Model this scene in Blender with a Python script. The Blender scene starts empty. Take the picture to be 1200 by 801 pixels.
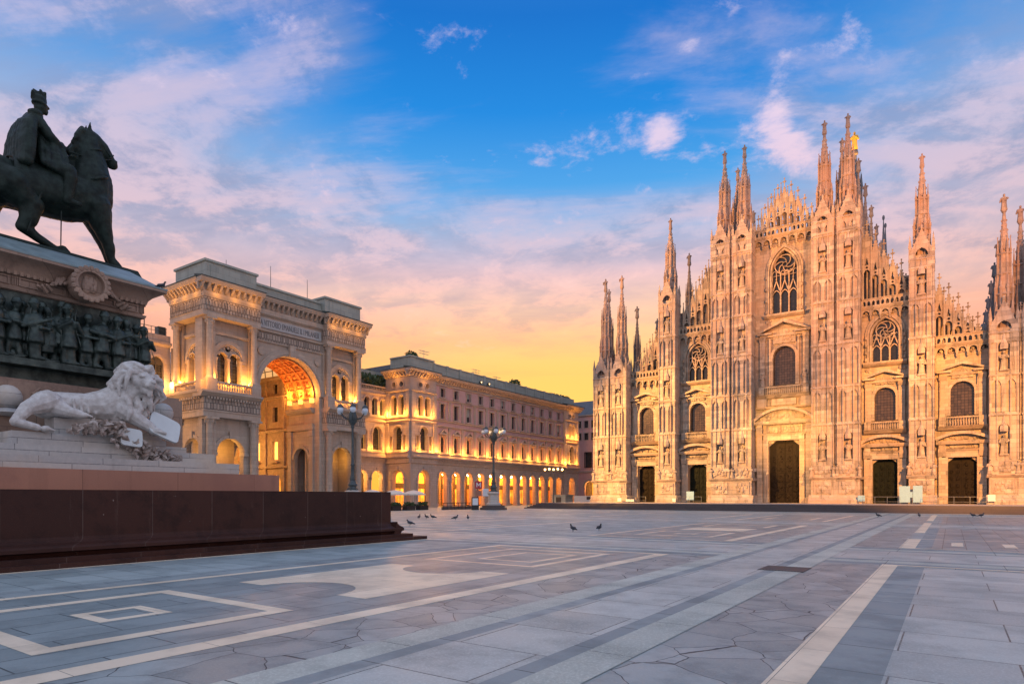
import bpy, bmesh, math, random
from mathutils import Vector, Matrix
from mathutils.geometry import tessellate_polygon

SC = bpy.context.scene
COL = SC.collection
rad = math.radians
random.seed(7)

# ------------------------------------------------------------------ camera, world, sun, exposure
cam_d = bpy.data.cameras.new("camera"); cam = bpy.data.objects.new("camera", cam_d); COL.objects.link(cam)
cam.location = (22.7, -112.1, 2.1)
cam.rotation_euler = (rad(90), 0, math.asin(.568))
cam_d.sensor_width = 36; cam_d.lens = 22.38; cam_d.shift_y = .1504
cam_d.clip_start = .1; cam_d.clip_end = 5000
SC.camera = cam

SC.view_settings.view_transform = 'Standard'; SC.view_settings.look = 'None'
SC.view_settings.exposure = 0.22; SC.view_settings.gamma = 1
SC.view_settings.use_curve_mapping = False
SC.render.engine = 'CYCLES'
cy = SC.cycles
cy.max_bounces = 5; cy.diffuse_bounces = 3; cy.glossy_bounces = 2; cy.transmission_bounces = 2
cy.use_denoising = True; cy.denoiser = 'OPENIMAGEDENOISE'; cy.sample_clamp_indirect = 4.0
cy.caustics_reflective = False; cy.caustics_refractive = False
try: cy.use_light_tree = True
except Exception: pass

def lin(c):
    return tuple((v/255/12.92 if v/255 <= .04045 else ((v/255+.055)/1.055)**2.4) for v in c) + (1,)

class NT:
    """small helper to write node trees as expressions"""
    def __init__(s, tree): s.t = tree; s.n = tree.nodes; s.l = tree.links
    def new(s, typ, **kw):
        n = s.n.new(typ)
        for k, v in kw.items(): setattr(n, k, v)
        return n
    def put(s, sock, v):
        if hasattr(v, 'links') or isinstance(v, bpy.types.NodeSocket): s.l.new(v, sock)
        elif v is not None: sock.default_value = v
    def m(s, op, a, b=None, c=None, clamp=False):
        n = s.new('ShaderNodeMath', operation=op); n.use_clamp = clamp
        s.put(n.inputs[0], a); s.put(n.inputs[1], b); s.put(n.inputs[2], c)
        return n.outputs[0]
    def sm(s, x, a, b):
        n = s.new('ShaderNodeMapRange', interpolation_type='SMOOTHSTEP')
        s.put(n.inputs['Value'], x); n.inputs['From Min'].default_value = a; n.inputs['From Max'].default_value = b
        return n.outputs[0]
    def mix(s, f, a, b, mode='MIX'):
        n = s.new('ShaderNodeMix', data_type='RGBA', blend_type=mode)
        s.put(n.inputs[0], f); s.put(n.inputs[6], a); s.put(n.inputs[7], b)
        return n.outputs[2]
    def ramp(s, f, stops, interp='LINEAR'):
        n = s.new('ShaderNodeValToRGB'); r = n.color_ramp; r.interpolation = interp
        while len(r.elements) < len(stops): r.elements.new(.5)
        for e, (p, c) in zip(r.elements, stops): e.position = p; e.color = c
        s.put(n.inputs[0], f); return n.outputs[0]
    def xyz(s, v):
        n = s.new('ShaderNodeSeparateXYZ'); s.l.new(v, n.inputs[0]); return n.outputs
    def vec(s, x, y, z):
        n = s.new('ShaderNodeCombineXYZ')
        for i, q in enumerate((x, y, z)): s.put(n.inputs[i], q)
        return n.outputs[0]
    def noise(s, v, scale, detail=4, rough=.55, dist=0):
        n = s.new('ShaderNodeTexNoise'); s.put(n.inputs['Vector'], v); n.inputs['Scale'].default_value = scale
        n.inputs['Detail'].default_value = detail; n.inputs['Roughness'].default_value = rough; n.inputs['Distortion'].default_value = dist
        return n.outputs[0]

def build_world():
    w = bpy.data.worlds.new("World"); SC.world = w; w.use_nodes = True
    t = NT(w.node_tree); t.n.clear()
    d = t.new('ShaderNodeTexCoord').outputs['Generated']
    dx, dy, dz = t.xyz(d)
    D = 180/math.pi
    az = t.m('SUBTRACT', t.m('MULTIPLY', t.m('ARCTAN2', dx, dy), D), -34.6)       # degrees, compass angle round the square
    el = t.m('MULTIPLY', t.m('ARCSINE', dz), D)
    # clear sky by elevation
    e60 = t.m('DIVIDE', el, 60.0, clamp=True)
    def R(*st): return [(a/60, lin(c)) for a, c in st]
    mid = t.ramp(e60, R((0,(255,172,66)),(8,(255,190,84)),(11.5,(250,194,116)),(15,(246,196,152)),(19,(222,186,190)),(22.5,(142,174,214)),(26,(66,152,218)),(31,(14,128,210)),(37,(6,106,192)),(60,(84,120,184))))
    side = t.ramp(e60, R((0,(250,150,70)),(8,(250,160,96)),(12,(248,164,126)),(16,(220,178,172)),(20,(190,176,192)),(26,(146,170,208)),(31,(78,144,210)),(37,(48,118,194)),(60,(84,120,184))))
    aaz = t.m('ABSOLUTE', t.m('ADD', az, -4))
    f_side = t.sm(aaz, 13, 36)
    clear = t.mix(f_side, mid, side)
    # cloud sheet coordinates on a flat layer high above the square
    k = t.m('DIVIDE', 1.0, t.m('ADD', t.m('MAXIMUM', dz, 0.0), .14))
    u = t.m('MULTIPLY', dx, k); v = t.m('MULTIPLY', dy, k)
    # rotate and stretch, streaks run from lower right to upper left
    ca, sa = math.cos(rad(28)), math.sin(rad(28))
    ur = t.m('ADD', t.m('MULTIPLY', u, ca), t.m('MULTIPLY', v, sa))
    vr = t.m('SUBTRACT', t.m('MULTIPLY', v, ca), t.m('MULTIPLY', u, sa))
    P1 = t.vec(t.m('MULTIPLY', ur, .55), t.m('MULTIPLY', vr, 1.5), 3.1)
    n1 = t.noise(P1, 1.7, 9, .62, .35)
    P2 = t.vec(u, v, 1.7)
    n2 = t.noise(P2, 5.2, 10, .66, .25)
    n3 = t.noise(t.vec(u, v, 7.7), 1.1, 4, .5, .3)
    def blob(a, e, sa_, se, amp):
        q = t.m('ADD', t.m('POWER', t.m('ABSOLUTE', t.m('DIVIDE', t.m('ADD', az, -a), sa_)), 2.0), t.m('POWER', t.m('ABSOLUTE', t.m('DIVIDE', t.m('ADD', el, -e), se)), 2.0))
        return t.m('MULTIPLY', t.m('EXPONENT', t.m('MULTIPLY', q, -1.0)), amp)
    bias = blob(-40, 28, 16, 30, .30)
    for b in [(-17,36,6.5,4.2,.33),(-27,37,3.5,6,.12),(-12,20,12,5,.27),(6,19,12,3.6,.22),(30,20,13,8.5,.30),(40,29,9,7,.24),(-24,22,9,8,.16),(14,24,8,3,.10),(30,33,6,3,.12),(-14,13.5,9,2.6,.20),(2,14.5,10,1.8,.22),(12,11.5,7,1.6,.20),(-4,10.6,9,1.1,.16)]:
        bias = t.m('ADD', bias, blob(*b))
    bias = t.m('SUBTRACT', bias, blob(0, 34, 9, 5, .16))
    bias = t.m('ADD', bias, t.m('MULTIPLY', t.sm(aaz, 55, 90), .22))
    bias = t.m('ADD', bias, t.m('MULTIPLY', t.sm(el, 42, 60), .16))
    soft = t.sm(t.m('ADD', t.m('ADD', t.m('MULTIPLY_ADD', n1, 1.5, -.35), t.m('MULTIPLY', n3, .2)), bias), .50, .98)
    # small bright puffs
    pb = blob(13.2, 28.6, 1.7, 1.5, .30)
    for b in [(22.6,29.2,2.0,3.0,.33),(24.5,26.0,2.6,1.8,.24),(18.6,36.0,2.4,1.3,.22),(29,33.5,4,2,.16),(34,35,3,1.6,.14),(15.4,34.4,1.4,.8,.18),(16,29,2,5,.06)]:
        pb = t.m('ADD', pb, blob(*b))
    puff = t.m('MULTIPLY', t.sm(t.m('ADD', t.m('MULTIPLY', t.m('SUBTRACT', n2, .5), 1.25), pb), .10, .38), .82)
    ccol = t.ramp(e60, R((0,(255,176,70)),(9,(255,172,84)),(13,(255,176,124)),(16,(244,186,166)),(20,(216,184,192)),(25,(198,182,202)),(32,(192,180,206)),(40,(196,180,206)),(60,(214,204,216))))
    dark = t.ramp(e60, R((0,(236,150,70)),(11,(238,160,100)),(16,(190,160,162)),(20,(152,152,178)),(28,(134,146,184)),(40,(128,146,194)),(60,(150,154,190))))
    c_soft = t.mix(t.sm(t.m('ADD', t.m('MULTIPLY', n2, .55), t.m('MULTIPLY', n1, .45)), .445, .555), dark, ccol)
    pcol = t.ramp(e60, R((0,(255,200,120)),(15,(250,200,180)),(22,(236,196,204)),(32,(226,206,226)),(60,(230,215,230))))
    col = t.mix(t.m('MULTIPLY', soft, .9), clear, c_soft)
    col = t.mix(puff, col, pcol)
    # the sun still under the horizon: yellow heart of the glow
    g = blob(4.5, 8.0, 12, 5.2, .9)
    col = t.mix(t.m('MULTIPLY', g, t.m('SUBTRACT', 1.0, t.m('MULTIPLY', soft, .5))), col, lin((255,192,94)))
    # sky overhead and behind the viewer, out of view, brightened as added fill light
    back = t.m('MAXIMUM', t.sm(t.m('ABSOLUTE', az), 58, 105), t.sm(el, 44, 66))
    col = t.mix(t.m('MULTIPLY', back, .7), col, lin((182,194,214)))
    # below the horizon
    col = t.mix(t.sm(el, -.5, -6), col, (.10,.10,.11,1))
    sky = t.new('ShaderNodeTexSky'); sky.sky_type = 'NISHITA'; sky.sun_disc = False
    sky.sun_elevation = rad(2); sky.sun_rotation = rad(-32)
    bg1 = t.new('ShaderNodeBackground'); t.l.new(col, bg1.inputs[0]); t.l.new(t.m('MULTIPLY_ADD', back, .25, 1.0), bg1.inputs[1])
    bg2 = t.new('ShaderNodeBackground'); t.l.new(sky.outputs[0], bg2.inputs[0]); bg2.inputs[1].default_value = .012
    add = t.new('ShaderNodeAddShader'); t.l.new(bg1.outputs[0], add.inputs[0]); t.l.new(bg2.outputs[0], add.inputs[1])
    out = t.new('ShaderNodeOutputWorld'); t.l.new(add.outputs[0], out.inputs[0])
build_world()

sun_d = bpy.data.lights.new("sun", 'SUN'); sun = bpy.data.objects.new("sun", sun_d); COL.objects.link(sun)
sun_d.energy = .25; sun_d.angle = rad(8); sun_d.color = (1, .62, .36)
_a = rad(-34.6+2.5); _e = rad(2)
sun.rotation_euler = Vector((math.sin(_a)*math.cos(_e), math.cos(_a)*math.cos(_e), math.sin(_e))).to_track_quat('Z', 'Y').to_euler()

def spot(name, loc, aim, watt, col, ang, blend=.6, r=.6):
    l = bpy.data.lights.new(name, 'SPOT'); o = bpy.data.objects.new(name, l); COL.objects.link(o)
    l.energy = watt; l.color = col; l.spot_size = rad(ang); l.spot_blend = blend; l.shadow_soft_size = r
    o.location = loc
    o.rotation_euler = (Vector(aim)-Vector(loc)).to_track_quat('-Z', 'Y').to_euler()
    return o
def lamp(name, loc, watt, col=(1,.56,.14), r=.08):
    l = bpy.data.lights.new(name, 'POINT'); o = bpy.data.objects.new(name, l); COL.objects.link(o)
    l.energy = watt; l.color = col; l.shadow_soft_size = r; o.location = loc
    return o
# the floodlights on the roofs north and south of the square that light the cathedral front, then an added centre fill
FL1 = (1, .455, .10); FL2 = (1, .395, .075)
spot('floodlight', (-57, -60, 35), (-18, 0, 8), 640000, FL1, 31, .7)
spot('floodlight', (-57, -62, 35), (-12, 0, 39), 400000, (1,.40,.09), 36, .8)
spot('floodlight', (50, -78, 33), (19, 0, 8), 660000, FL2, 28, .7)
spot('floodlight', (50, -80, 33), (13, 0, 39), 470000, (1,.35,.07), 32, .8)
spot('floodlight', (0, -72, 12), (0, 0, 13), 360000, (1,.46,.11), 14, 1)  # added fill spot above mid-square, on no roof, brightens the centre bay

# ------------------------------------------------------------------ materials
def mat_base(name):
    m = bpy.data.materials.new(name); m.use_nodes = True
    t = NT(m.node_tree); b = m.node_tree.nodes['Principled BSDF']
    return m, t, b
def bump(t, b, h, strength=.3, dist=.02):
    n = t.new('ShaderNodeBump'); n.inputs['Strength'].default_value = strength; n.inputs['Distance'].default_value = dist
    t.l.new(h, n.inputs['Height']); t.l.new(n.outputs[0], b.inputs['Normal'])

def stone(name, c1, c2, c3=None, bw=1.2, bh=.55, mortar=.012, rough=.75, bstr=.35, stain=.45, fine=9):
    """ashlar on walls: block to block tone, stains and soot streaks, in world metres"""
    m, t, b = mat_base(name)
    p = t.new('ShaderNodeNewGeometry').outputs['Position']; x, y, z = t.xyz(p)
    uv = t.vec(t.m('ADD', x, y), z, 0.0)
    br = t.new('ShaderNodeTexBrick'); t.l.new(uv, br.inputs['Vector'])
    br.inputs['Color1'].default_value = (*c1,1); br.inputs['Color2'].default_value = (*c2,1)
    br.inputs['Mortar'].default_value = tuple(v*.45 for v in c2)+(1,)
    br.inputs['Scale'].default_value = 1; br.inputs['Brick Width'].default_value = bw; br.inputs['Row Height'].default_value = bh
    br.inputs['Mortar Size'].default_value = mortar; br.inputs['Bias'].default_value = -.1
    col = br.outputs['Color']
    n1 = t.noise(p, .35, 5, .6); n2 = t.noise(t.vec(t.m('MULTIPLY', x, 1.6), t.m('MULTIPLY', y, 1.6), t.m('MULTIPLY', z, .14)), 1.0, 5, .65)
    if c3: col = t.mix(t.sm(n1, .42, .64), col, (*c3,1))
    st = t.sm(n2, .50, .74)
    col = t.mix(t.m('MULTIPLY', st, stain), col, tuple(v*.42 for v in c2)+(1,))
    nf = t.noise(p, fine, 6, .65)
    col = t.mix(t.m('MULTIPLY', t.sm(nf, .35, .75), .28), col, tuple(min(1, v*1.25) for v in c1)+(1,))
    t.l.new(col, b.inputs['Base Color']); b.inputs['Roughness'].default_value = rough
    h = t.m('ADD', t.m('MULTIPLY', br.outputs['Fac'], -.6), nf)
    bump(t, b, h, bstr, .03)
    return m
def plain(name, c, rough=.6, metal=0, var=.25, scale=6, bstr=.2, c2=None, spec=None):
    m, t, b = mat_base(name)
    p = t.new('ShaderNodeNewGeometry').outputs['Position']
    n = t.noise(p, scale, 6, .62)
    q = c2 if c2 else tuple(v*(1-var) for v in c)
    t.l.new(t.mix(t.sm(n, .32, .68), (*q,1), (*c,1)), b.inputs['Base Color'])
    t.l.new(t.m('MULTIPLY_ADD', n, .25, rough-.12), b.inputs['Roughness']); b.inputs['Metallic'].default_value = metal
    if spec is not None: b.inputs['Specular IOR Level'].default_value = spec
    if bstr: bump(t, b, n, bstr, .03)
    return m
def glow(name, c, s, var=0.0, scale=1.5):
    m, t, b = mat_base(name)
    b.inputs['Base Color'].default_value = (*[min(1, v) for v in c], 1)
    b.inputs['Emission Color'].default_value = (*c, 1)
    if var:
        p = t.new('ShaderNodeNewGeometry').outputs['Position']
        n = t.noise(p, scale, 3, .6)
        t.l.new(t.m('MULTIPLY', t.m('ADD', t.m('MULTIPLY', t.sm(n, .3, .7), var), 1-var), s), b.inputs['Emission Strength'])
    else: b.inputs['Emission Strength'].default_value = s
    return m
def glass(name, c=(.02,.022,.025), rough=.12):
    m, t, b = mat_base(name)
    p = t.new('ShaderNodeNewGeometry').outputs['Position']; x, y, z = t.xyz(p)
    br = t.new('ShaderNodeTexBrick'); t.l.new(t.vec(t.m('ADD', x, y), z, 0.0), br.inputs['Vector'])
    br.offset = 0; br.inputs['Scale'].default_value = 1; br.inputs['Brick Width'].default_value = .42; br.inputs['Row Height'].default_value = .42
    br.inputs['Mortar Size'].default_value = .03; br.inputs['Color1'].default_value = (*c,1); br.inputs['Color2'].default_value = tuple(v*1.9 for v in c)+(1,)
    br.inputs['Mortar'].default_value = (.012,.011,.01,1)
    t.l.new(br.outputs['Color'], b.inputs['Base Color']); b.inputs['Roughness'].default_value = rough
    bump(t, b, t.noise(p, 3, 2), .05, .02)
    return m

M = {}
M['marble'] = stone('candoglia_marble', (.48,.41,.325), (.20,.17,.14), (.43,.32,.23), 1.1, .52, .012, .7, .8, .8)
M['marble_pier'] = stone('grey_pink_marble', (.51,.44,.375), (.18,.155,.14), (.42,.31,.24), 1.3, .62, .012, .7, .8, .85)
M['marble_carved'] = stone('carved_marble', (.46,.40,.31), (.17,.145,.12), (.38,.29,.21), .9, .9, .006, .75, 1.0, .8, 5)
M['marble_spire'] = stone('weathered_marble', (.46,.36,.30), (.24,.19,.17), (.38,.26,.21), .8, .6, .01, .8, .6, .55)
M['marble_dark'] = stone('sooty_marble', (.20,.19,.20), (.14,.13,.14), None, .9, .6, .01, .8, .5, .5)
M['lead_roof'] = plain('lead_roof', (.16,.18,.21), .5, .3, .35, 2)
M['bronze_door'] = plain('bronze_door', (.017,.013,.009), .55, .2, .5, 3, .9)
M['green_door'] = plain('verdigris_door', (.012,.016,.010), .55, .2, .5, 3, .9)
M['bronze_door'].node_tree.nodes['Principled BSDF'].inputs['Specular IOR Level'].default_value = .12
M['green_door'].node_tree.nodes['Principled BSDF'].inputs['Specular IOR Level'].default_value = .12
M['win_dark'] = glass('leaded_glass', (.045,.032,.026))
M['win_black'] = glass('gothic_glass', (.012,.012,.013))
M['gold'] = plain('gilded_copper', (1,.55,.08), .5, .4, .1, 5, .05)
M['pal_stone'] = stone('palace_limestone', (.46,.355,.30), (.36,.275,.23), (.40,.295,.24), 1.0, .45, .012, .8, .35, .35)
M['pal_pink'] = stone('pink_plaster_ashlar', (.60,.345,.32), (.52,.29,.27), (.56,.34,.31), 1.6, .8, .006, .85, .2, .3)
M['arch_stone'] = stone('pale_arch_stone', (.45,.365,.295), (.35,.285,.235), (.38,.295,.235), 1.2, .55, .01, .75, .35, .35)
M['arch_frieze'] = stone('carved_frieze_stone', (.46,.37,.30), (.24,.19,.16), None, .45, .8, .05, .8, .9, .3)
M['plaque'] = plain('blue_grey_slab', (.40,.40,.40), .6, 0, .15, 3)
M['letter'] = plain('dark_letter', (.17,.16,.16), .6, 0, .1)
M['parapet'] = stone('grey_parapet', (.37,.38,.33), (.29,.30,.265), None, 1.6, .8, .01, .8, .3, .4)
M['roof_edge'] = plain('green_copper_edge', (.05,.07,.065), .6, .2, .4, 2)
M['roof_tile'] = plain('slate_roof', (.12,.13,.15), .7, 0, .3, 2)
M['win_pal'] = glass('palace_glass', (.03,.03,.034), .1)
M['win_frame'] = plain('dark_window_wood', (.07,.055,.045), .6, 0, .2)
M['shop'] = glow('lit_shop_window', (1,.42,.05), 1.2, .9, .7)
M['shop_warm'] = glow('lit_lunette', (1,.40,.04), 1.3, .7, 1.4)
M['shop_dim'] = glow('dim_shop_window', (.75,.24,.04), .45, .7, .9)
M['lit_win'] = glow('lit_window', (1,.50,.10), 2.2, .4, 1.0)
M['lampglow'] = glow('lit_lamp_globe', (1,.72,.35), 22)
M['warm_globe'] = glow('warm_lamp_globe', (1,.60,.20), 7)
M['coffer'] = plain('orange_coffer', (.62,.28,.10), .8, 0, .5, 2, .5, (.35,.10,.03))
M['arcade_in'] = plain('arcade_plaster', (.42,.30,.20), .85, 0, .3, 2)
M['bronze'] = plain('green_bronze', (.008,.014,.012), .58, .15, .5, 3, .5, (.022,.037,.031), .25)
M['bronze_dk'] = plain('dark_bronze', (.014,.026,.024), .45, .35, .5, 3, .6, (.06,.085,.075))
M['copper_roof'] = plain('pale_copper_sheet', (.22,.30,.31), .5, .2, .3, 2)
M['ped_stone'] = stone('brown_pedestal_stone', (.36,.245,.18), (.28,.19,.145), (.22,.145,.11), 1.7, .9, .01, .8, .5, .5)
M['lion'] = plain('white_statue_marble', (.60,.585,.565), .6, 0, .35, 5, .35, (.43,.40,.375))
M['tablet'] = plain('smooth_white_marble', (.60,.64,.64), .5, 0, .12, 1.5, .1)
M['garland'] = plain('weathered_garland_stone', (.50,.44,.40), .7, 0, .4, 4, .4, (.22,.16,.13))
M['white_stone'] = stone('pale_granite_course', (.50,.47,.43), (.34,.345,.35), (.50,.42,.34), 1.9, .40, .012, .65, .3, .35)
M['pink_gran'] = stone('pink_granite', (.40,.19,.125), (.35,.165,.11), (.30,.14,.10), 3.2, 5, .010, .6, .25, .3, 30)
M['red_gran'] = stone('dark_red_granite', (.060,.022,.015), (.046,.018,.013), (.030,.012,.010), 3.4, 9, .010, .62, .3, .75, 30)
def red_granite():
    m, t, b = mat_base('dark_red_granite_slabs')
    p = t.new('ShaderNodeNewGeometry').outputs['Position']; x, y, z = t.xyz(p)
    br = t.new('ShaderNodeTexBrick'); t.l.new(t.vec(t.m('ADD', x, y), z, 0.0), br.inputs['Vector']); br.offset = 0
    br.inputs['Color1'].default_value = (.058,.022,.016,1); br.inputs['Color2'].default_value = (.036,.015,.012,1); br.inputs['Mortar'].default_value = (.10,.066,.055,1)
    br.inputs['Scale'].default_value = 1; br.inputs['Brick Width'].default_value = 2.1; br.inputs['Row Height'].default_value = 9; br.inputs['Mortar Size'].default_value = .012
    n = t.noise(p, 1.3, 6, .7); nf = t.noise(p, 34, 4, .75)
    dr = t.noise(t.vec(t.m('MULTIPLY', x, 3.5), t.m('MULTIPLY', y, 3.5), t.m('MULTIPLY', z, .5)), 1.0, 6, .7)
    col = t.mix(t.m('MULTIPLY', t.sm(n, .45, .68), .6), br.outputs['Color'], (.020,.010,.009,1))
    col = t.mix(t.m('MULTIPLY', t.sm(dr, .58, .74), .45), col, (.105,.062,.050,1))
    col = t.mix(t.m('MULTIPLY', t.sm(nf, .56, .70), .35), col, (.12,.065,.052,1))
    sp = t.noise(p, 7, 3, .6); col = t.mix(t.sm(sp, .735, .76), col, (.22,.17,.15,1))
    t.l.new(col, b.inputs['Base Color']); t.l.new(t.m('MULTIPLY_ADD', n, .4, .38), b.inputs['Roughness'])
    bump(t, b, t.m('ADD', nf, t.m('MULTIPLY', br.outputs['Fac'], -1.5)), .25, .02)
    return m
M['red_gran'] = red_granite()
M['red_gran'].node_tree.nodes['Principled BSDF'].inputs['Specular IOR Level'].default_value = .2
M['iron'] = plain('grey_green_iron', (.075,.095,.10), .5, .3, .4, 5)
M['globe'] = plain('opal_globe', (.62,.70,.78), .25, 0, .05, 3, 0)
M['black'] = plain('black_paint', (.02,.02,.022), .5, 0, .3)
M['white'] = plain('white_panel', (.72,.74,.76), .5, 0, .08)
M['blue'] = plain('pale_blue_panel', (.28,.52,.70), .5, 0, .1)
M['red'] = plain('red_sign', (.42,.03,.05), .4, 0, .1)
M['cream'] = plain('cream_canvas', (.72,.68,.60), .8, 0, .1)
M['leaf'] = plain('hedge_leaf', (.07,.11,.035), .7, 0, .5, 9, .3, (.03,.055,.02))
M['pigeon'] = plain('pigeon_plumage', (.05,.055,.07), .6, 0, .5, 40, 0)
M['steel'] = plain('dull_steel', (.30,.32,.34), .4, .7, .15)
M['step'] = stone('dark_step_granite', (.095,.08,.08), (.075,.065,.066), None, 1.8, .5, .006, .7, .2, .3)
M['sagrato'] = plain('pale_forecourt_stone', (.36,.34,.33), .6, 0, .2, 1)

# ------------------------------------------------------------------ ground materials
def paving(name, c1, c2, bw, bh, rot=0, rough=.5, speck=.2, mortar=.012, spec=.16):
    m, t, b = mat_base(name)
    p = t.new('ShaderNodeNewGeometry').outputs['Position']; x, y, z = t.xyz(p)
    uv = t.vec(y, x, 0.0) if rot else t.vec(x, y, 0.0)
    br = t.new('ShaderNodeTexBrick'); t.l.new(uv, br.inputs['Vector'])
    br.inputs['Color1'].default_value = (*c1,1); br.inputs['Color2'].default_value = (*c2,1)
    br.inputs['Mortar'].default_value = (.04,.055,.06,1); br.inputs['Scale'].default_value = 1
    br.inputs['Brick Width'].default_value = bw; br.inputs['Row Height'].default_value = bh; br.inputs['Mortar Size'].default_value = mortar
    n = t.noise(p, .8, 5, .6); nf = t.noise(p, 26, 6, .8)
    col = t.mix(t.m('MULTIPLY', t.sm(n, .42, .66), .5), br.outputs['Color'], tuple(v*.55 for v in c2)+(1,))
    col = t.mix(t.m('MULTIPLY', t.sm(nf, .45, .7), speck), col, tuple(min(1, v*1.7) for v in c1)+(1,))
    t.l.new(col, b.inputs['Base Color'])
    t.l.new(t.m('MULTIPLY_ADD', n, .3, rough-.15), b.inputs['Roughness']); b.inputs['Specular IOR Level'].default_value = spec
    bump(t, b, t.m('ADD', t.m('MULTIPLY', br.outputs['Fac'], -1.0), t.m('MULTIPLY', t.m('ADD', nf, n), .35)), .25, .012)
    return m
def crazy(name, c1, c2, scale=1.1, rough=.42):
    m, t, b = mat_base(name)
    p0_ = t.new('ShaderNodeNewGeometry').outputs['Position']
    nn = t.new('ShaderNodeTexNoise'); t.l.new(p0_, nn.inputs['Vector']); nn.inputs['Scale'].default_value = 2.2
    vm = t.new('ShaderNodeVectorMath', operation='MULTIPLY_ADD'); t.l.new(nn.outputs['Color'], vm.inputs[0]); vm.inputs[1].default_value = (.16,.16,0); t.l.new(p0_, vm.inputs[2]); p = vm.outputs[0]
    vo = t.new('ShaderNodeTexVoronoi', feature='DISTANCE_TO_EDGE'); t.l.new(p, vo.inputs['Vector']); vo.inputs['Scale'].default_value = scale
    vc = t.new('ShaderNodeTexVoronoi'); t.l.new(p, vc.inputs['Vector']); vc.inputs['Scale'].default_value = scale
    r = t.xyz(vc.outputs['Color'])[0]
    col = t.mix(r, (*c1,1), (*c2,1))
    n = t.noise(p, 1.2, 5, .6); nf = t.noise(p, 26, 6, .8)
    col = t.mix(t.m('MULTIPLY', t.sm(n, .42, .66), .45), col, tuple(v*.5 for v in c2)+(1,))
    col = t.mix(t.m('MULTIPLY', t.sm(nf, .45, .7), .18), col, tuple(v*1.8 for v in c1)+(1,))
    j = t.sm(vo.outputs['Distance'], .003, .011); b.inputs['Specular IOR Level'].default_value = .16
    col = t.mix(j, (.03,.045,.055,1), col)
    t.l.new(col, b.inputs['Base Color']); t.l.new(t.m('MULTIPLY_ADD', n, .3, rough-.15), b.inputs['Roughness'])
    bump(t, b, t.m('ADD', j, t.m('MULTIPLY', nf, .3)), .25, .012)
    return m
M['g_base'] = paving('grey_stone_slabs', (0.379,0.435,0.429), (0.271,0.322,0.322), 1.9, .95)
M['g_slab'] = paving('large_grey_slabs', (0.435,0.492,0.475), (0.328,0.379,0.373), 2.6, 1.5, 0, .42, .35)
M['g_light'] = paving('light_granite', (0.47, 0.505, 0.45), (0.385, 0.42, 0.38), 2.4, 3.0, 1, .5, .45)
M['g_dark'] = paving('dark_slate', (0.311,0.356,0.356), (0.243,0.282,0.288), 1.5, 3.0, 1, .55, .1, .010, .12)
M['g_panel'] = paving('panel_slate', (0.299,0.356,0.362), (0.226,0.275,0.282), 1.9, .8, 1, .4, .15)
M['g_crazy'] = crazy('crazy_paving', (0.350,0.395,0.390), (0.243,0.282,0.282))
M['g_white'] = paving('white_marble_strip', (0.86, 0.72, 0.54), (0.76, 0.63, 0.47), 1.8, 3.0, 1, .45, .1, .004)

# ------------------------------------------------------------------ mesh helpers
class Fr:
    """upright wall frame: a along the wall, z up, d outwards"""
    def __init__(s, o, A, N): s.o = Vector(o); s.A = Vector(A); s.N = Vector(N)
    def __call__(s, a, z, d): return s.o + s.A*a + Vector((0,0,z)) + s.N*d
FACADE = Fr((0,0,0), (1,0,0), (0,-1,0))
def WEST(y): return Fr((0,y,0), (1,0,0), (0,-1,0))
def SOUTH(x): return Fr((x,0,0), (0,1,0), (1,0,0))
WORLD = Fr((0,0,0), (1,0,0), (0,1,0))

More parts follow.
